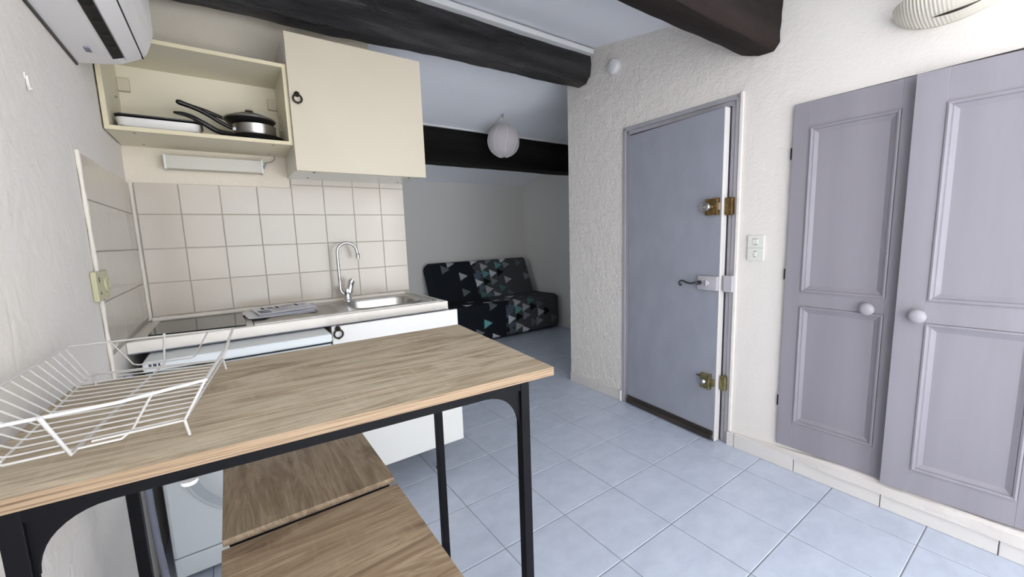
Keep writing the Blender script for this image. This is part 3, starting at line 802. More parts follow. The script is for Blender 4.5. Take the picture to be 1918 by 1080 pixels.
def pot_handle(mb, p0, d, L, z0, z1, r):
    pts = smoothpts([(p0[0], p0[1], z0), (p0[0]+d[0]*L*0.2, p0[1]+d[1]*L*0.2, z0+0.012), (p0[0]+d[0]*L*0.6, p0[1]+d[1]*L*0.6, z0+(z1-z0)*0.75), (p0[0]+d[0]*L, p0[1]+d[1]*L, z1)], 2)
    mb.tube(pts, [r*(0.75+0.45*i/len(pts)) for i in range(len(pts))], 10)
    mb.lathe([(0.0005, -r), (r*0.8, -r*0.8), (r*1.18, 0), (r*0.8, r*0.8), (0.0005, r)], pts[-1], 'z', 10)
mb = MB(); pot_handle(mb, (0.088, 2.372), (-0.95, -0.24), 0.205, zb+0.052, zb+0.132, 0.0095); mb.build('handle', M_black, sp)
MB().box(0.078, 0.094, 2.362, 2.380, zb+0.042, zb+0.062, 0.003).build('handle_mount', M_chrome, sp)
s2 = thing('frying_pan', 'black lidded pan stacked on top of the steel saucepan', 'pan', (0.172, 2.40, zb+0.08))
mb = MB(); pot_handle(mb, (0.094, 2.452), (-0.97, -0.22), 0.205, zb+0.100, zb+0.150, 0.0085); mb.build('handle', M_black, s2)
z2 = zb+0.0785
MB().lathe([(0.080, z2), (0.092, z2+0.006), (0.108, z2+0.026), (0.105, z2+0.026), (0.090, z2+0.008), (0.0005, z2+0.003)], (0.155, 2.400, 0.0), 'z', 48).build('pan_body', M_pan, s2)
lid = MB().lathe([(0.0005, z2+0.062), (0.04, z2+0.058), (0.078, z2+0.044), (0.100, z2+0.030), (0.107, z2+0.0265), (0.0005, z2+0.0265)], (0.155, 2.400, 0.0), 'z', 48).build('lid', M_pan, s2)
MB().tube([(0.155+0.106*math.cos(a*PI/24), 2.400+0.106*math.sin(a*PI/24), z2+0.028) for a in range(48)], 0.0048, 6, True).build('lid_rim', M_steel, lid)
MB().lathe([(0.012, z2+0.058), (0.010, z2+0.066), (0.018, z2+0.070), (0.016, z2+0.076), (0.0005, z2+0.078)], (0.155, 2.400, 0), 'z', 20).build('lid_knob', M_steel, lid)
# rectangular dish with a dark tray in it
bd = thing('baking_dish', 'white rectangular dish under a dark rimmed tray', 'dish', (-0.2, 2.36, ZF))
def rrect(x0, x1, y0, y1, r, n=6):
    out = []
    for cx, cy, a0 in ((x1-r, y0+r, -90), (x1-r, y1-r, 0), (x0+r, y1-r, 90), (x0+r, y0+r, 180)):
        for i in range(n+1):
            a = math.radians(a0+90*i/n); out.append((cx+r*math.cos(a), cy+r*math.sin(a)))
    return out
def loft(mb, loops, mi=0, close_bottom=True, close_top=False):
    n = len(loops[0][0]); vs = []; fs = []
    for L_, z in loops: vs += [(p[0], p[1], z) for p in L_]
    for i in range(len(loops)-1):
        for k in range(n): fs.append([i*n+k, i*n+(k+1) % n, (i+1)*n+(k+1) % n, (i+1)*n+k])
    if close_bottom: fs.append(list(range(n))[::-1])
    if close_top: fs.append([(len(loops)-1)*n+k for k in range(n)])
    mb.add(vs, fs, mi, True); return mb
xa, xb, ya, yb = -0.312, -0.040, 2.262, 2.455
mb = loft(MB(), [(rrect(xa+0.02, xb-0.03, ya+0.02, yb-0.02, 0.02), ZF), (rrect(xa+0.004, xb-0.006, ya+0.004, yb-0.004, 0.026), ZF+0.012), (rrect(xa, xb, ya, yb, 0.03), ZF+0.043), (rrect(xa+0.006, xb-0.006, ya+0.006, yb-0.006, 0.028), ZF+0.043), (rrect(xa+0.02, xb-0.02, ya+0.02, yb-0.02, 0.02), ZF+0.008)])
fs_ = mb; fs_.build('dish_body', M_dish, bd)
tr = thing('oven_tray', 'dark thin tray resting inside the white dish', 'tray', (-0.2, 2.36, ZF+0.045))
mb = loft(MB(), [(rrect(xa+0.01, xb-0.01, ya+0.01, yb-0.01, 0.03), ZF+0.044), (rrect(xa-0.004, xb+0.006, ya-0.004, yb+0.004, 0.034), ZF+0.050), (rrect(xa-0.005, xb+0.007, ya-0.005, yb+0.005, 0.034), ZF+0.055), (rrect(xa+0.012, xb-0.012, ya+0.012, yb-0.012, 0.03), ZF+0.052)], 0, True, True)
mb.build('tray_body', M_pan, tr)
# ------------------------------------------------------------------ base units and worktop
CT, CB = 0.9385, 0.893        # worktop top / underside
CY, CX1 = 2.042, 0.986
BX0, BX1, BY0, BY1 = 0.500, 0.885, 2.110, 2.430     # bowl opening
wt = thing('worktop', 'white kitchen worktop carrying the hob and the sink', 'worktop', (0.3, 2.3, CB))
mb = MB()
mb.box(XL+0.001, BX0, CY, YW-0.001, CB, CT, 0.004).box(BX1, CX1, CY, YW-0.001, CB, CT, 0.004)
mb.box(BX0-0.004, BX1+0.004, CY, BY0, CB, CT, 0.004).box(BX0-0.004, BX1+0.004, BY1, YW-0.001, CB, CT, 0.004)
mb.build('slab', M_counter, wt)
MB().box(XL+0.001, CX1, CY-0.001, CY+0.002, CB-0.002, CB+0.0015).build('edge_line', M_inkl, wt)
# sink
sk = thing('sink', 'stainless steel inset sink with a ribbed drainer', 'sink', (0.5, 2.3, CT))
sx0, sx1, sy0, sy1 = 0.062, 0.962, 2.075, 2.508
outer = rrect(sx0, sx1, sy0, sy1, 0.012, 3); 
zt = CT+0.003
bowl_loops = []
inn = rrect(BX0+0.010, BX1-0.010, BY0+0.010, BY1-0.010, 0.085, 12)
mb = MB()
# plate as fan strips around the bowl: left part, front, back, right using quads to a matching outer ring
import itertools
n = len(inn); rect_pts = []
cx_, cy_ = (BX0+BX1)/2, (BY0+BY1)/2
bx0, bx1, by0, by1 = BX0-0.012, sx1, sy0, sy1
for (px, py) in inn:
    dx, dy = px-cx_, py-cy_
    # push outwards to the rectangle bx0..bx1, by0..by1
    sX = (bx1-cx_)/dx if dx > 1e-6 else ((bx0-cx_)/dx if dx < -1e-6 else 1e9)
    sY = (by1-cy_)/dy if dy > 1e-6 else ((by0-cy_)/dy if dy < -1e-6 else 1e9)
    s_ = min(sX, sY); rect_pts.append((cx_+dx*s_, cy_+dy*s_))
vs = [(p[0], p[1], zt) for p in inn]+[(p[0], p[1], zt) for p in rect_pts]
mb.add(vs, [[k, (k+1) % n, n+(k+1) % n, n+k] for k in range(n)])
for (qx, qy) in ((bx0, by0), (bx0, by1), (bx1, by0), (bx1, by1)):
    best = sorted(range(n), key=lambda k: (rect_pts[k][0]-qx)**2+(rect_pts[k][1]-qy)**2)[:2]
    mb.add([(qx, qy, zt), (*rect_pts[best[0]], zt), (*rect_pts[best[1]], zt)], [[0, 1, 2]])
# drainer with raised flutes
nx, nyy = 60, 66; vs = []; fs = []
for j in range(nyy+1):
    y = sy0+(sy1-sy0)*j/nyy
    for i in range(nx+1):
        x = sx0+(bx0-sx0)*i/nx
        tx = min(1, max(0, (x-sx0-0.05)/0.02))*min(1, max(0, (bx0-0.045-x)/0.02))
        ty = 1 if sy0+0.05 < y < sy1-0.11 else 0
        z = zt+0.0055*tx*ty*max(0, math.sin((y-sy0-0.05)*2*PI/0.036))
        vs.append((x, y, z))
for j in range(nyy):
    for i in range(nx): fs.append([j*(nx+1)+i, j*(nx+1)+i+1, (j+1)*(nx+1)+i+1, (j+1)*(nx+1)+i])
mb.add(vs, fs, 0, True)
mb.box(sx0, sx1, sy0, sy0+0.003, CT, zt).box(sx0, sx1, sy1-0.003, sy1, CT, zt).box(sx0, sx0+0.003, sy0, sy1, CT, zt).box(sx1-0.003, sx1, sy0, sy1, CT, zt)
mb.build('drainer', M_steel, sk)
def shrink(L_, d):
    return [(cx_+(p[0]-cx_)*(1-d/0.18), cy_+(p[1]-cy_)*(1-d/0.15)) for p in L_]
mb = loft(MB(), [(inn, zt), (shrink(inn, 0.003), zt-0.006), (shrink(inn, 0.008), zt-0.12), (shrink(inn, 0.022), zt-0.145), (shrink(inn, 0.06), zt-0.152), (shrink(inn, 0.13), zt-0.156)], 0, False, True)
mb.build('bowl', M_steel, sk)
rim = MB().tube([(p[0], p[1], zt+0.0005) for p in shrink(inn, -0.006)], 0.0028, 6, True); rim.build('bowl_rim', M_steel, sk)
MB().tube([(sx1-0.014, sy0+0.02, zt), (sx1-0.014, sy1-0.02, zt)], 0.0030, 6).tube([(BX1+0.025, sy0+0.03, zt), (BX1+0.025, sy1-0.03, zt)], 0.0030, 6).each('ridge', M_steel, sk)
MB().lathe([(0.028, zt-0.1555), (0.026, zt-0.153), (0.018, zt-0.1545), (0.0005, zt-0.1545)], (cx_, cy_, 0), 'z', 24).build('drain', M_chrome, sk)
# tap
tp = thing('mixer_tap', 'chrome swan-neck mixer tap standing at the back of the sink', 'tap', (0.545, 2.462, zt))
bx, by = 0.548, 2.462
MB().lathe([(0.026, zt), (0.026, zt+0.006), (0.022, zt+0.010), (0.021, zt+0.05), (0.023, zt+0.062), (0.020, zt+0.074), (0.0005, zt+0.078)], (bx, by, 0), 'z', 28).build('body', M_chrome, tp)
pts = smoothpts([(bx-0.006, by, zt+0.035), (bx-0.032, by, zt+0.055), (bx-0.036, by, zt+0.075)], 2)[:-1]
pts += [(bx-0.036, by, zt+0.08+0.03*i) for i in range(7)]
pts += arc((bx+0.018, by, zt+0.285), 0.054, 180, 18, 16)[0:]
pts += [(bx+0.0745, by, zt+0.272)]
MB().tube(pts, 0.0085, 14).lathe([(0.0115, -0.012), (0.0115, 0.014), (0.009, 0.018)], (bx+0.076, by, zt+0.258), 'z', 16).build('spout', M_chrome, tp)
tl = Matrix.Rotation(math.radians(14), 3, 'Y')
MB().lathe([(0.019, 0.0), (0.0185, 0.03), (0.017, 0.055), (0.0195, 0.062), (0.017, 0.074), (0.0005, 0.078)], (bx+0.010, by-0.004, zt+0.05), 'z', 24, 0, True, tl).tube([(bx+0.018, by-0.01, zt+0.122), (bx+0.018, by-0.05, zt+0.131), (bx+0.020, by-0.072, zt+0.129)], [0.007, 0.006, 0.005], 10).build('lever', M_chrome, tp)
# hob
hb = thing('hob', 'black glass two-ring electric hob set in the worktop', 'hob', (-0.12, 2.3, CT))
MB().prism([(-0.292, 2.118), (0.036, 2.078), (0.040, 2.505), (-0.292, 2.505)], CT+0.0003, CT+0.006, 'z').build('glass_plate', M_glass, hb, bevel=0.001)
# papers
pp = thing('flyer_stack', 'small stack of folded newsprint flyers on the sink drainer', 'papers', (0.16, 2.35, CT+0.008))
def sheet(cx, cy, wx, wy, ang, z, th, curl, m, name='sheet', seed=0):
    nx, ny = 14, 10; vs = []; fs = []
    ca, sa = math.cos(ang), math.sin(ang)
    for side in (0, 1):
        for j in range(ny+1):
            for i in range(nx+1):
                a, b = (i/nx-0.5)*wx, (j/ny-0.5)*wy
                zz = z+th*(1-side)+curl*(abs(i/nx-0.5)*2)**3*(1 if i > nx/2 else 0.4)+0.003*(noise.noise((a*11+seed, b*11, seed))+0.4)
                vs.append((cx+a*ca-b*sa, cy+a*sa+b*ca, zz))
    o = (nx+1)*(ny+1)
    for j in range(ny):
        for i in range(nx):
            q = [j*(nx+1)+i, j*(nx+1)+i+1, (j+1)*(nx+1)+i+1, (j+1)*(nx+1)+i]
            fs.append(q); fs.append([v+o for v in q[::-1]])
    for i in range(nx): fs.append([i, i+o, i+1+o, i+1]); fs.append([ny*(nx+1)+i, ny*(nx+1)+i+1, ny*(nx+1)+i+1+o, ny*(nx+1)+i+o])
    for j in range(ny): fs.append([j*(nx+1), (j+1)*(nx+1), (j+1)*(nx+1)+o, j*(nx+1)+o]); fs.append([j*(nx+1)+nx, j*(nx+1)+nx+o, (j+1)*(nx+1)+nx+o, (j+1)*(nx+1)+nx])
    return MB().add(vs, fs, 0, True).build(name, m, pp)
zp = CT+0.0085
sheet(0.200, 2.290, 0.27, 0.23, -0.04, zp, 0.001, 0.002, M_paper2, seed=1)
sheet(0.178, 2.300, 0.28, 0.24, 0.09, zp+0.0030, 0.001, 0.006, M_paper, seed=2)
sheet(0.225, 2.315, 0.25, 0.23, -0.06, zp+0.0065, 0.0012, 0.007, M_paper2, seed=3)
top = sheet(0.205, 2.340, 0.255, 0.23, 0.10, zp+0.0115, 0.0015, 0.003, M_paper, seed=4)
mb = MB(); mi = MB(); ca, sa = math.cos(0.10), math.sin(0.10)
def pr(mbx, a0, a1, b0, b1):
    for k in range(4):
        aa, ab = a0+(a1-a0)*k/4, a0+(a1-a0)*(k+1)/4
        vs = []
        for a, b in ((aa, b0), (ab, b0), (ab, b1), (aa, b1)):
            zz = zp+0.0115+0.0026+0.003*(abs(a/0.255)*2)**3*(1 if a > 0 else 0.4)+0.003*(noise.noise((a*11+4, b*11, 4))+0.4)
            vs.append((0.205+a*ca-b*sa, 2.340+a*sa+b*ca, zz))
        mbx.add(vs, [[0, 1, 2, 3]])
for a in (-0.090, -0.025, 0.065): pr(mb, a, a+0.014, 0.025, 0.095)
for i in range(7): pr(mi, -0.115, -0.065, -0.100+i*0.015, -0.092+i*0.015)
for i in range(5): pr(mi, -0.062, -0.036, 0.025+i*0.015, 0.033+i*0.015)
for i in range(4): pr(mi, 0.00, 0.050, 0.030+i*0.018, 0.035+i*0.018)
for i in range(3): pr(mi, 0.084, 0.115, 0.035+i*0.018, 0.041+i*0.018)
for i in range(4): pr(mi, -0.045, 0.10, -0.085+i*0.022, -0.082+i*0.022)
pr(mb, -0.05, 0.02, -0.004, 0.0); pr(mb, 0.03, 0.06, 0.085, 0.090)
mb.each('print_block', M_ink, pp); o = mi.build('print_text', M_inkl, pp); o['kind'] = 'stuff'

# base cupboard
bc = thing('base_cupboard', 'white base cupboard with ring handle below the sink', 'cupboard', (0.67, 2.2, 0.155))
for a in ((0.372, 0.388, 1.968, YW-0.002, 0.158, CB-0.002), (0.968, 0.984, 1.968, YW-0.002, 0.158, CB-0.002), (0.388, 0.968, 1.968, YW-0.002, 0.158, 0.174), (0.388, 0.968, YW-0.012, YW-0.002, 0.174, CB-0.002)):
    MB().box(*a).build('panel', M_cabwhite, bc)
dr = MB().box(0.353, 0.994, 1.948, 1.966, 0.156, 0.903, 0.0025).build('door', M_doorw, bc)
ring_handle(dr, 0.378, 1.948, 0.893, 0.019)
for (x, y) in ((0.862, 2.005), (0.44, 2.005), (0.862, 2.50), (0.44, 2.50)):
    MB().lathe([(0.022, 0.0005), (0.022, 0.006), (0.012, 0.012), (0.011, 0.14), (0.018, 0.146), (0.018, 0.158)], (x, y, 0), 'z', 16).build('foot', M_brassg, bc)

# washing machine
wm = thing('washing_machine', 'white front-loading washing machine under the worktop left of the cupboard', 'washing machine', (0.02, 2.15, 0))
wx0, wx1, wy = -0.288, 0.342, 1.905
MB().box(wx0, wx1, wy, 2.50, 0.012, 0.842, 0.012).build('body', M_washer, wm)
MB().box(wx0-0.002, wx1+0.002, wy-0.006, 2.50, 0.846, 0.884, 0.008).build('top_plate', M_washer, wm)
MB().box(wx0+0.006, wx1-0.006, wy+0.002, 2.48, 0.840, 0.848).build('seam', M_dark, wm)
MB().box(wx0+0.002, wx1-0.002, wy-0.008, wy+0.01, 0.725, 0.838, 0.006).build('control_panel', M_washer, wm)
MB().lathe([(0.026, -0.002), (0.025, -0.022), (0.020, -0.026), (0.0005, -0.026)], (0.16, wy-0.006, 0.782), 'y', 24).build('dial', M_washer2, wm)
MB().box(-0.26, -0.10, wy-0.012, wy-0.004, 0.745, 0.82, 0.004).build('detergent_drawer', M_washer, wm)
MB().box(-0.272, -0.264, wy-0.0065, wy-0.0055, 0.862, 0.874).box(-0.260, -0.250, wy-0.0065, wy-0.0055, 0.862, 0.874).box(-0.246, -0.240, wy-0.0065, wy-0.0055, 0.862, 0.874).each('marking', M_ink, wm)
pd = MB().lathe([(0.262, 0.002), (0.262, -0.008), (0.252, -0.015), (0.232, -0.012), (0.222, -0.014), (0.196, -0.030), (0.160, -0.032)], (0.03, wy, 0.46), 'y', 56).build('porthole_door', M_washer, wm)
MB().lathe([(0.162, -0.031), (0.150, -0.022), (0.09, -0.036), (0.0005, -0.040)], (0.03, wy, 0.46), 'y', 48).build('porthole_glass', M_washglass, pd)
MB().lathe([(0.2495, -0.0165), (0.244, -0.0150), (0.236, -0.0140)], (0.03, wy, 0.46), 'y', 56).build('ring_groove', M_washer2, pd)
MB().box(wx0+0.004, wx1-0.004, wy-0.004, wy+0.01, 0.018, 0.098, 0.003).build('kick_panel', M_washer, wm)
MB().box(wx0+0.002, wx1-0.002, wy-0.0005, wy+0.004, 0.0985, 0.1025).build('seam', M_inkl, wm)
mb = MB()
for x in (wx0+0.06, wx1-0.06):
    for y in (wy+0.06, 2.42): mb.lathe([(0.02, 0.0005), (0.02, 0.014)], (x, y, 0), 'z', 10)
mb.each('foot', M_black, wm)
# pipe behind the table leg, beside the machine
hs = MB().tube(smoothpts([(-0.322, 1.86, 0.86), (-0.318, 1.86, 0.5), (-0.315, 1.85, 0.25), (-0.300, 1.83, 0.06), (-0.30, 1.80, 0.012)], 2), 0.011, 10).build('drain_hose', M_inkl)
tag(hs, 'grey drain hose running down the wall beside the washing machine', 'hose')

# ------------------------------------------------------------------ bar table
TT, TB = 0.98, 0.9605
# top outline (x,y) : front left, front right, back right, back left
P = {'fl': (-0.337, 0.765), 'fr': (0.601, 0.698), 'br': (0.653, 1.279), 'bl': (-0.318, 1.308)}
tb = thing('bar_table', 'high oak-topped bar table with a slim black metal frame', 'table', (0.15, 1.0, 0))
poly = [P['fl'], P['fr'], P['br'], P['bl']]
mb = MB()
vs = [(p[0], p[1], TB) for p in poly]+[(p[0], p[1], TT) for p in poly]
mb.add(vs, [[4, 5, 6, 7], [3, 2, 1, 0]], 0); mb.add(vs, [[0, 1, 5, 4], [1, 2, 6, 5], [2, 3, 7, 6], [3, 0, 4, 7]], 1)
top_ = mb.build('tabletop', [M_wood, M_woodedge], tb)
legs = {'fr': (0.5300, 0.7290), 'br': (0.5350, 1.232), 'fl': (-0.268, 0.786), 'bl': (-0.243, 1.262)}
s_ = 0.0115
for k, (x, y) in legs.items(): MB().box(x-s_, x+s_, y-s_, y+s_, 0.001, TB-0.0005, 0.0012).build('leg', M_blackm, tb)
def bar(mb, a, b, z0, z1, wd=0.0105):
    a, b = Vector((*a, 0)), Vector((*b, 0)); d = (b-a).normalized(); nn = Vector((-d.y, d.x, 0))*wd
    vs = [a-nn, a+nn, b+nn, b-nn]
    mb.add([(v.x, v.y, z) for z in (z0, z1) for v in vs], [[3, 2, 1, 0], [4, 5, 6, 7], [0, 1, 5, 4], [1, 2, 6, 5], [2, 3, 7, 6], [3, 0, 4, 7]])
for a, b in (('fl', 'fr'), ('fr', 'br'), ('br', 'bl'), ('bl', 'fl')):
    m_ = MB(); bar(m_, legs[a], legs[b], TB-0.024, TB-0.001); m_.build('top_rail', M_blackm, tb)
for a, b in (('fr', 'br'), ('bl', 'fl')):
    m_ = MB(); bar(m_, legs[a], legs[b], 0.125, 0.145, 0.009); m_.build('low_rail', M_blackm, tb)
def bracket(c, d, L=0.085):
    """curved gusset in the corner at leg c, running along direction d"""
    d = Vector((d[0]-c[0], d[1]-c[1], 0)).normalized(); nn = Vector((-d.y, d.x, 0))*0.004
    zt_ = TB-0.024; base = Vector((c[0], c[1], 0))+d*s_
    pts = [(0, zt_), (0, zt_-L)]
    for i in range(11):
        a = math.radians(90*i/10)
        pts.append((L-L*math.cos(a)*0.96, zt_-L+L*math.sin(a)*0.96))
    pts.append((L, zt_))
    n = len(pts); vs = []
    for sgn in (-1, 1):
        for (u_, z) in pts:
            p = base+d*u_+nn*sgn; vs.append((p.x, p.y, z))
    fs = [list(range(n)), list(range(n, 2*n))[::-1]]+[[i, i+n, (i+1) % n+n, (i+1) % n] for i in range(n)]
    MB().add(vs, fs).build('corner_bracket', M_blackm, tb)
bracket(legs['fr'], legs['fl']); bracket(legs['fl'], legs['fr']); bracket(legs['br'], legs['bl']); bracket(legs['bl'], legs['br'])
for x, y in ((-0.083, 0.772),): MB().lathe([(0.009, TB-0.031), (0.011, TB-0.029), (0.011, TB-0.024)], (x, y-0.012, 0), 'z', 14).build('screw_cap', M_whitep, tb)

# two stools pushed under the table
def stool(label, x0, x1, y0, y1, zt_, m):
    t_ = thing('bar_stool', label, 'stool', ((x0+x1)/2, (y0+y1)/2, 0), 'bar stools under the table')
    mb = MB(); mb.box(x0, x1, y0, y1, zt_-0.018, zt_, 0.0015)
    mb.build('seat', m, t_)
    i_ = 0.022; cs = [(x0+i_, y0+i_), (x1-i_, y0+i_), (x1-i_, y1-i_), (x0+i_, y1-i_)]
    for (x, y) in cs: MB().box(x-0.010, x+0.010, y-0.010, y+0.010, 0.001, zt_-0.019, 0.001).build('leg', M_blackm, t_)
    for k in range(4):
        m_ = MB(); bar(m_, cs[k], cs[(k+1) % 4], zt_-0.040, zt_-0.0195, 0.009); m_.build('seat_rail', M_blackm, t_)
        m_ = MB(); bar(m_, cs[k], cs[(k+1) % 4], 0.16, 0.178, 0.008); m_.build('foot_rail', M_blackm, t_)
stool('square oak seat of the far stool under the table, beside the washing machine', -0.079, 0.332, 1.108, 1.50, 0.602, M_woody)
stool('square oak seat of the near stool under the table, nearest the viewer', -0.080, 0.332, 0.655, 1.084, 0.595, M_woods)

# ------------------------------------------------------------------ dish rack
rk = thing('dish_rack', 'white wire dish rack standing on the bar table by the wall', 'dish rack', (-0.17, 1.03, TT))
zB, zR, rw_ = 1.008, 1.076, 0.0018
BL, BR, FR_, FL = Vector((-0.281, 1.282, zB)), Vector((-0.036, 1.217, zB)), Vector((-0.085, 0.826, zB)), Vector((-0.281, 0.824, zB))
RBL, RBR, RFR, RFL = Vector((-0.315, 1.296, zR)), Vector((-0.008, 1.240, zR+0.002)), Vector((-0.050, 0.799, zR)), Vector((-0.333, 0.770, zR-0.004))
mb = MB()
mb.tube([RBL, RBL.lerp(RBR, 0.5)+Vector((0, 0.004, 0)), RBR], 0.0022, 8).tube([RBR, RBR.lerp(RFR, 0.5)+Vector((0.004, 0, -0.004)), RFR], 0.0028, 8)
mb.tube([RFR, RFR.lerp(RFL, 0.35)+Vector((0, -0.012, -0.002)), RFR.lerp(RFL, 0.7)+Vector((0, -0.008, 0)), RFL], 0.0027, 8).tube([RFL, RBL], 0.0022, 8)
mb.build('rim', M_wire, rk)
mb = MB(); mb.tube([BL, BR], rw_, 8).tube([BR, FR_], 0.0022, 8).tube([FR_, FL+(FR_-FL)*0.45], rw_, 8).tube([FL, BL], rw_, 8)
mb.tube([FR_, RFR], 0.0022, 8).tube([BR, RBR], 0.0022, 8)
mb.build('base_frame', M_wire, rk)
n = 15
for i in range(n):
    t = i/(n-1)*0.94+0.03
    a = FL.lerp(BL, t); b = FR_.lerp(BR, t); r_ = RFL.lerp(RBL, t)
    pts = smoothpts([b, a.lerp(b, 0.12), a, a.lerp(r_, 0.15), r_], 1)
    MB().tube(pts, 0.00145, 6).build('wire', M_wire, rk)
def loop(pts, r=0.0018): MB().tube([Vector(p) for p in pts], r, 8).build('support_wire', M_wire, rk)
zb2 = zB-0.004
loop([(-0.150, 1.312, zR), (-0.156, 1.294, zb2), (-0.210, 0.802, zb2), (-0.222, 0.764, zR)], 0.0027)
loop([(-0.249, 1.308, zR), (-0.216, 1.322, zb2+0.004), (-0.205, 1.322, zb2), (-0.105, 1.308, zb2), (-0.096, 1.305, zb2+0.004), (-0.060, 1.262, zR)])
loop([(-0.112, 0.786, zR), (-0.150, 0.834, zb2+0.004), (-0.160, 0.818, zb2), (-0.278, 0.820, zb2), (-0.290, 0.826, zb2+0.005), (-0.300, 0.790, zR-0.002)])
for p in (BL, BR, FR_):
    q = p+Vector((0.004, 0.0, 0)); MB().tube([p, (q.x, q.y, TT+0.0012)], 0.0024, 8).build('foot', M_wire, rk)

# ------------------------------------------------------------------ sofa
M_sofa = bpy.data.materials.new('printed_sofa_cover'); M_sofa.use_nodes = True
nt, N_, L_, b_ = nodes(M_sofa)
at = N_.new('ShaderNodeVertexColor'); at.layer_name = 'print'; L_.new(at.outputs['Color'], b_.inputs['Base Color'])
b_.inputs['Roughness'].default_value = 0.9; b_.inputs['Specular IOR Level'].default_value = 0.1
bump(M_sofa, tex(M_sofa, (1, 1, 1), 'Noise', 9, 3), 0.35, 0.02)
NAVY, CHAR = (30, 34, 40), (72, 74, 76)
COLS = {'w': (196, 200, 206), 'l': (160, 164, 166), 'g': (122, 126, 130), 'd': (92, 100, 100), 't': (96, 144, 146), 'T': (110, 168, 174), 's': (84, 96, 108), 'k': (18, 19, 21), 'e': (78, 112, 106)}
BACK = [(2.395, .543, 'l'), (2.307, .466, 'd'), (2.55, .354, 'l'), (2.537, .13, 'd'), (2.749, .553, 'w'), (2.896, .464, 'l'), (2.99, .555, 'g'), (2.905, .358, 't'), (2.768, .241, 'w'), (2.795, .169, 's'), (2.795, .376, 's'), (2.765, .32, 's'), (3.022, .357, 'w'), (2.899, .133, 'l'), (2.892, .246, 'k'), (3.009, .243, 'g'), (3.136, .473, 't'), (3.232, .557, 'w'), (3.269, .472, 'g'), (3.144, .364, 'k'), (3.242, .248, 'l'), (3.126, .135, 'e'), (3.495, .484, 'd'), (3.591, .271, 'g'), (3.009, .043, 'l'), (3.241, .042, 'd'), (2.795, .067, 'e'), (2.894, .047, 's')]
FRONT = [(2.617, .441, 'd'), (2.53, .23, 'T'), (2.414, .123, 'g'), (2.648, .037, 'w'), (2.893, .383, 's'), (2.86, .33, 's'), (3.004, .345, 't'), (2.887, .237, 'w'), (2.894, .166, 's'), (3.006, .125, 'l'), (2.899, .072, 's'), (2.98, .441, 'l'), (3.121, .361, 'l'), (3.126, .25, 'g'), (3.01, .25, 'k'), (3.239, .354, 'k'), (3.351, .372, 'd'), (3.368, .264, 'l'), (3.472, .266, 'k'), (3.252, .143, 'd'), (3.344, .146, 'g'), (3.597, .15, 'd'), (3.11, .058, 'w'), (3.20, .44, 'e')]
TOP = [(2.30, .06, 'w'), (2.60, .07, 'w'), (2.75, .12, 'l'), (2.90, .05, 'w'), (3.0, .2, 'l'), (3.15, .12, 'g'), (3.10, .30, 'w'), (3.3, .06, 'g'), (3.45, .2, 'd'), (2.45, .25, 'd')]
def intri(u_, v_, tri):
    cx, cy, c = tri; w_, h_ = 0.118, 0.118
    a = (u_-(cx-w_*0.45))/w_
    return 0 <= a <= 1 and abs(v_-(cy+0.0)) < h_*0.5*(1-a)
def pick(u_, v_, tris, edge):
    for tr_ in tris:
        if intri(u_, v_, tr_): return COLS[tr_[2]]
    return CHAR if u_ > edge+0.05*(1 if int(v_/0.058+40) % 2 else 0) else NAVY
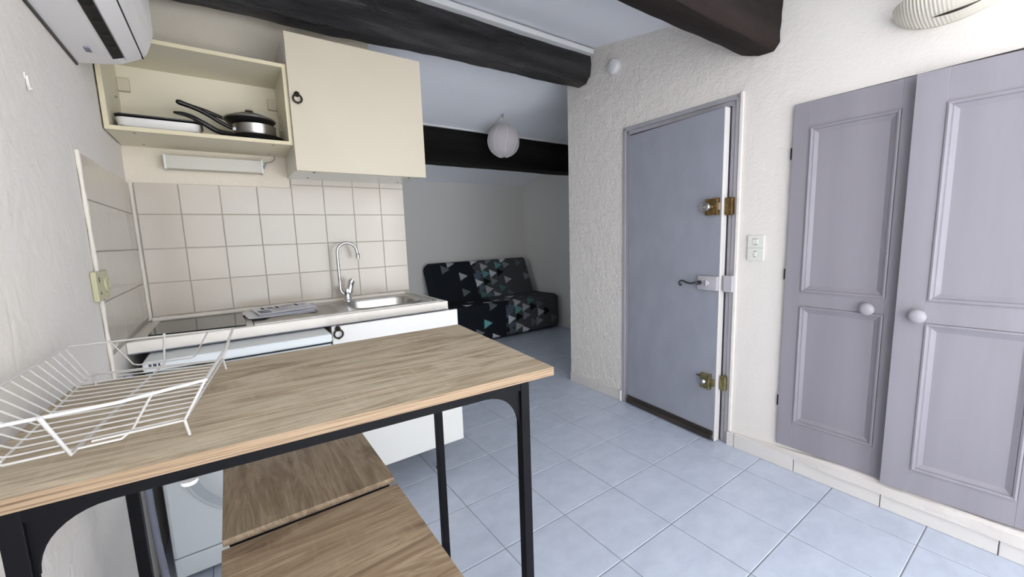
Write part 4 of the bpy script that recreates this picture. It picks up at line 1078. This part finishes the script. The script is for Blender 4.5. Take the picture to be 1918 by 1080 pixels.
def padded(name, parent, x0, x1, frame, L, nx, nv, th, tris, edge, rad=0.05):
    """slab: surface point = frame(v) with v running 0..L, padded thickness th"""
    vs = []; fs = []; cols = []
    for j in range(nv+1):
        v = L*j/nv
        for i in range(nx+1):
            x = x0+(x1-x0)*i/nx
            ex = min(x-x0, x1-x); ev = min(v, L-v)
            k = 0
            if ex < rad: k += (1-math.sqrt(max(0, 1-((rad-ex)/rad)**2)))
            if ev < rad: k += (1-math.sqrt(max(0, 1-((rad-ev)/rad)**2)))
            p, nn = frame(v)
            wob = 0.006*noise.noise((x*4, v*5, parent.location.x))
            xx = x
            # rounded outline
            if ex < 0.09 and ev < 0.09:
                s1 = math.sqrt(max(0, 1-((0.09-ev)/0.09)**2)); lim = 0.09*(1-s1)
                if ex < lim: xx = x0+lim if x-x0 < x1-x else x1-lim
            vs.append(Vector((xx, 0, 0))+p+nn*(th*(1-min(1, k))+wob))
    o = len(vs)
    for j in range(nv+1):
        v = L*j/nv
        for i in range(nx+1):
            p, nn = frame(v); vs.append(Vector((vs[j*(nx+1)+i].x, 0, 0))+p-nn*0.02)
    for j in range(nv):
        for i in range(nx):
            q = [j*(nx+1)+i, j*(nx+1)+i+1, (j+1)*(nx+1)+i+1, (j+1)*(nx+1)+i]
            fs.append(q); cols.append(pick(x0+(x1-x0)*(i+0.5)/nx, L*(j+0.5)/nv, tris, edge))
            fs.append([t+o for t in q[::-1]]); cols.append(NAVY)
    def side(a, b, cc):
        fs.append([a, b, b+o, a+o]); cols.append(cc)
    for i in range(nx):
        cc = CHAR if x0+(x1-x0)*i/nx > edge else NAVY
        side(i, i+1, cc); side(nv*(nx+1)+i, nv*(nx+1)+i+1, cc)
    for j in range(nv): side(j*(nx+1), (j+1)*(nx+1), NAVY); side(j*(nx+1)+nx, (j+1)*(nx+1)+nx, CHAR)
    m_ = MB().add(vs, fs, 0, True); me = bpy.data.meshes.new(name); me.from_pydata([tuple(v) for v in vs], [], fs)
    me.materials.append(M_sofa)
    ca_ = me.color_attributes.new('print', 'FLOAT_COLOR', 'CORNER')
    for p_, c_ in zip(me.polygons, cols):
        p_.use_smooth = True
        for li in p_.loop_indices: ca_.data[li].color = lin(c_)
    bm = bmesh.new(); bm.from_mesh(me); bmesh.ops.recalc_face_normals(bm, faces=bm.faces[:]); bm.to_mesh(me); bm.free()
    ob = bpy.data.objects.new(name, me); COL.objects.link(ob); ob.parent = parent
    ob.matrix_parent_inverse = parent.matrix_basis.inverted()
    return ob
sf = thing('sofa_bed', 'dark sofa bed with a triangle-printed cover in the alcove', 'sofa', (2.85, 4.5, 0))
bdir = Vector((0, 0.23, 0.55)).normalized(); bn = Vector((0, -0.55, 0.23)).normalized()
def f_back(v): return Vector((0, 4.62, 0.42))+bdir*(v)+bn*(-0.10), bn
padded('backrest', sf, 2.055, 3.665, f_back, 0.615, 180, 70, 0.10, [(a, b+0.03, c) for a, b, c in BACK], 2.72, 0.05)
def f_top(v): return Vector((0, 4.165+v, 0.40)), Vector((0, 0, 1))
padded('seat', sf, 2.09, 3.70, f_top, 0.50, 180, 50, 0.075, TOP, 2.72, 0.04)
def f_front(v): return Vector((0, 4.205, 0.02+v)), Vector((0, -1, 0))
padded('seat_front', sf, 2.09, 3.70, f_front, 0.455, 180, 54, 0.055, [(a, b-0.02, c) for a, b, c in FRONT], 2.80, 0.04)
mb = MB().box(2.12, 3.66, 4.24, 4.74, 0.002, 0.39, 0.01); mb.build('base_frame', M_dark, sf)
mb = MB().prism([(4.66, 0.10), (4.70, 0.40), (4.90, 0.93), (4.93, 0.10)], 2.13, 3.60, 'x'); mb.build('back_frame', M_dark, sf)
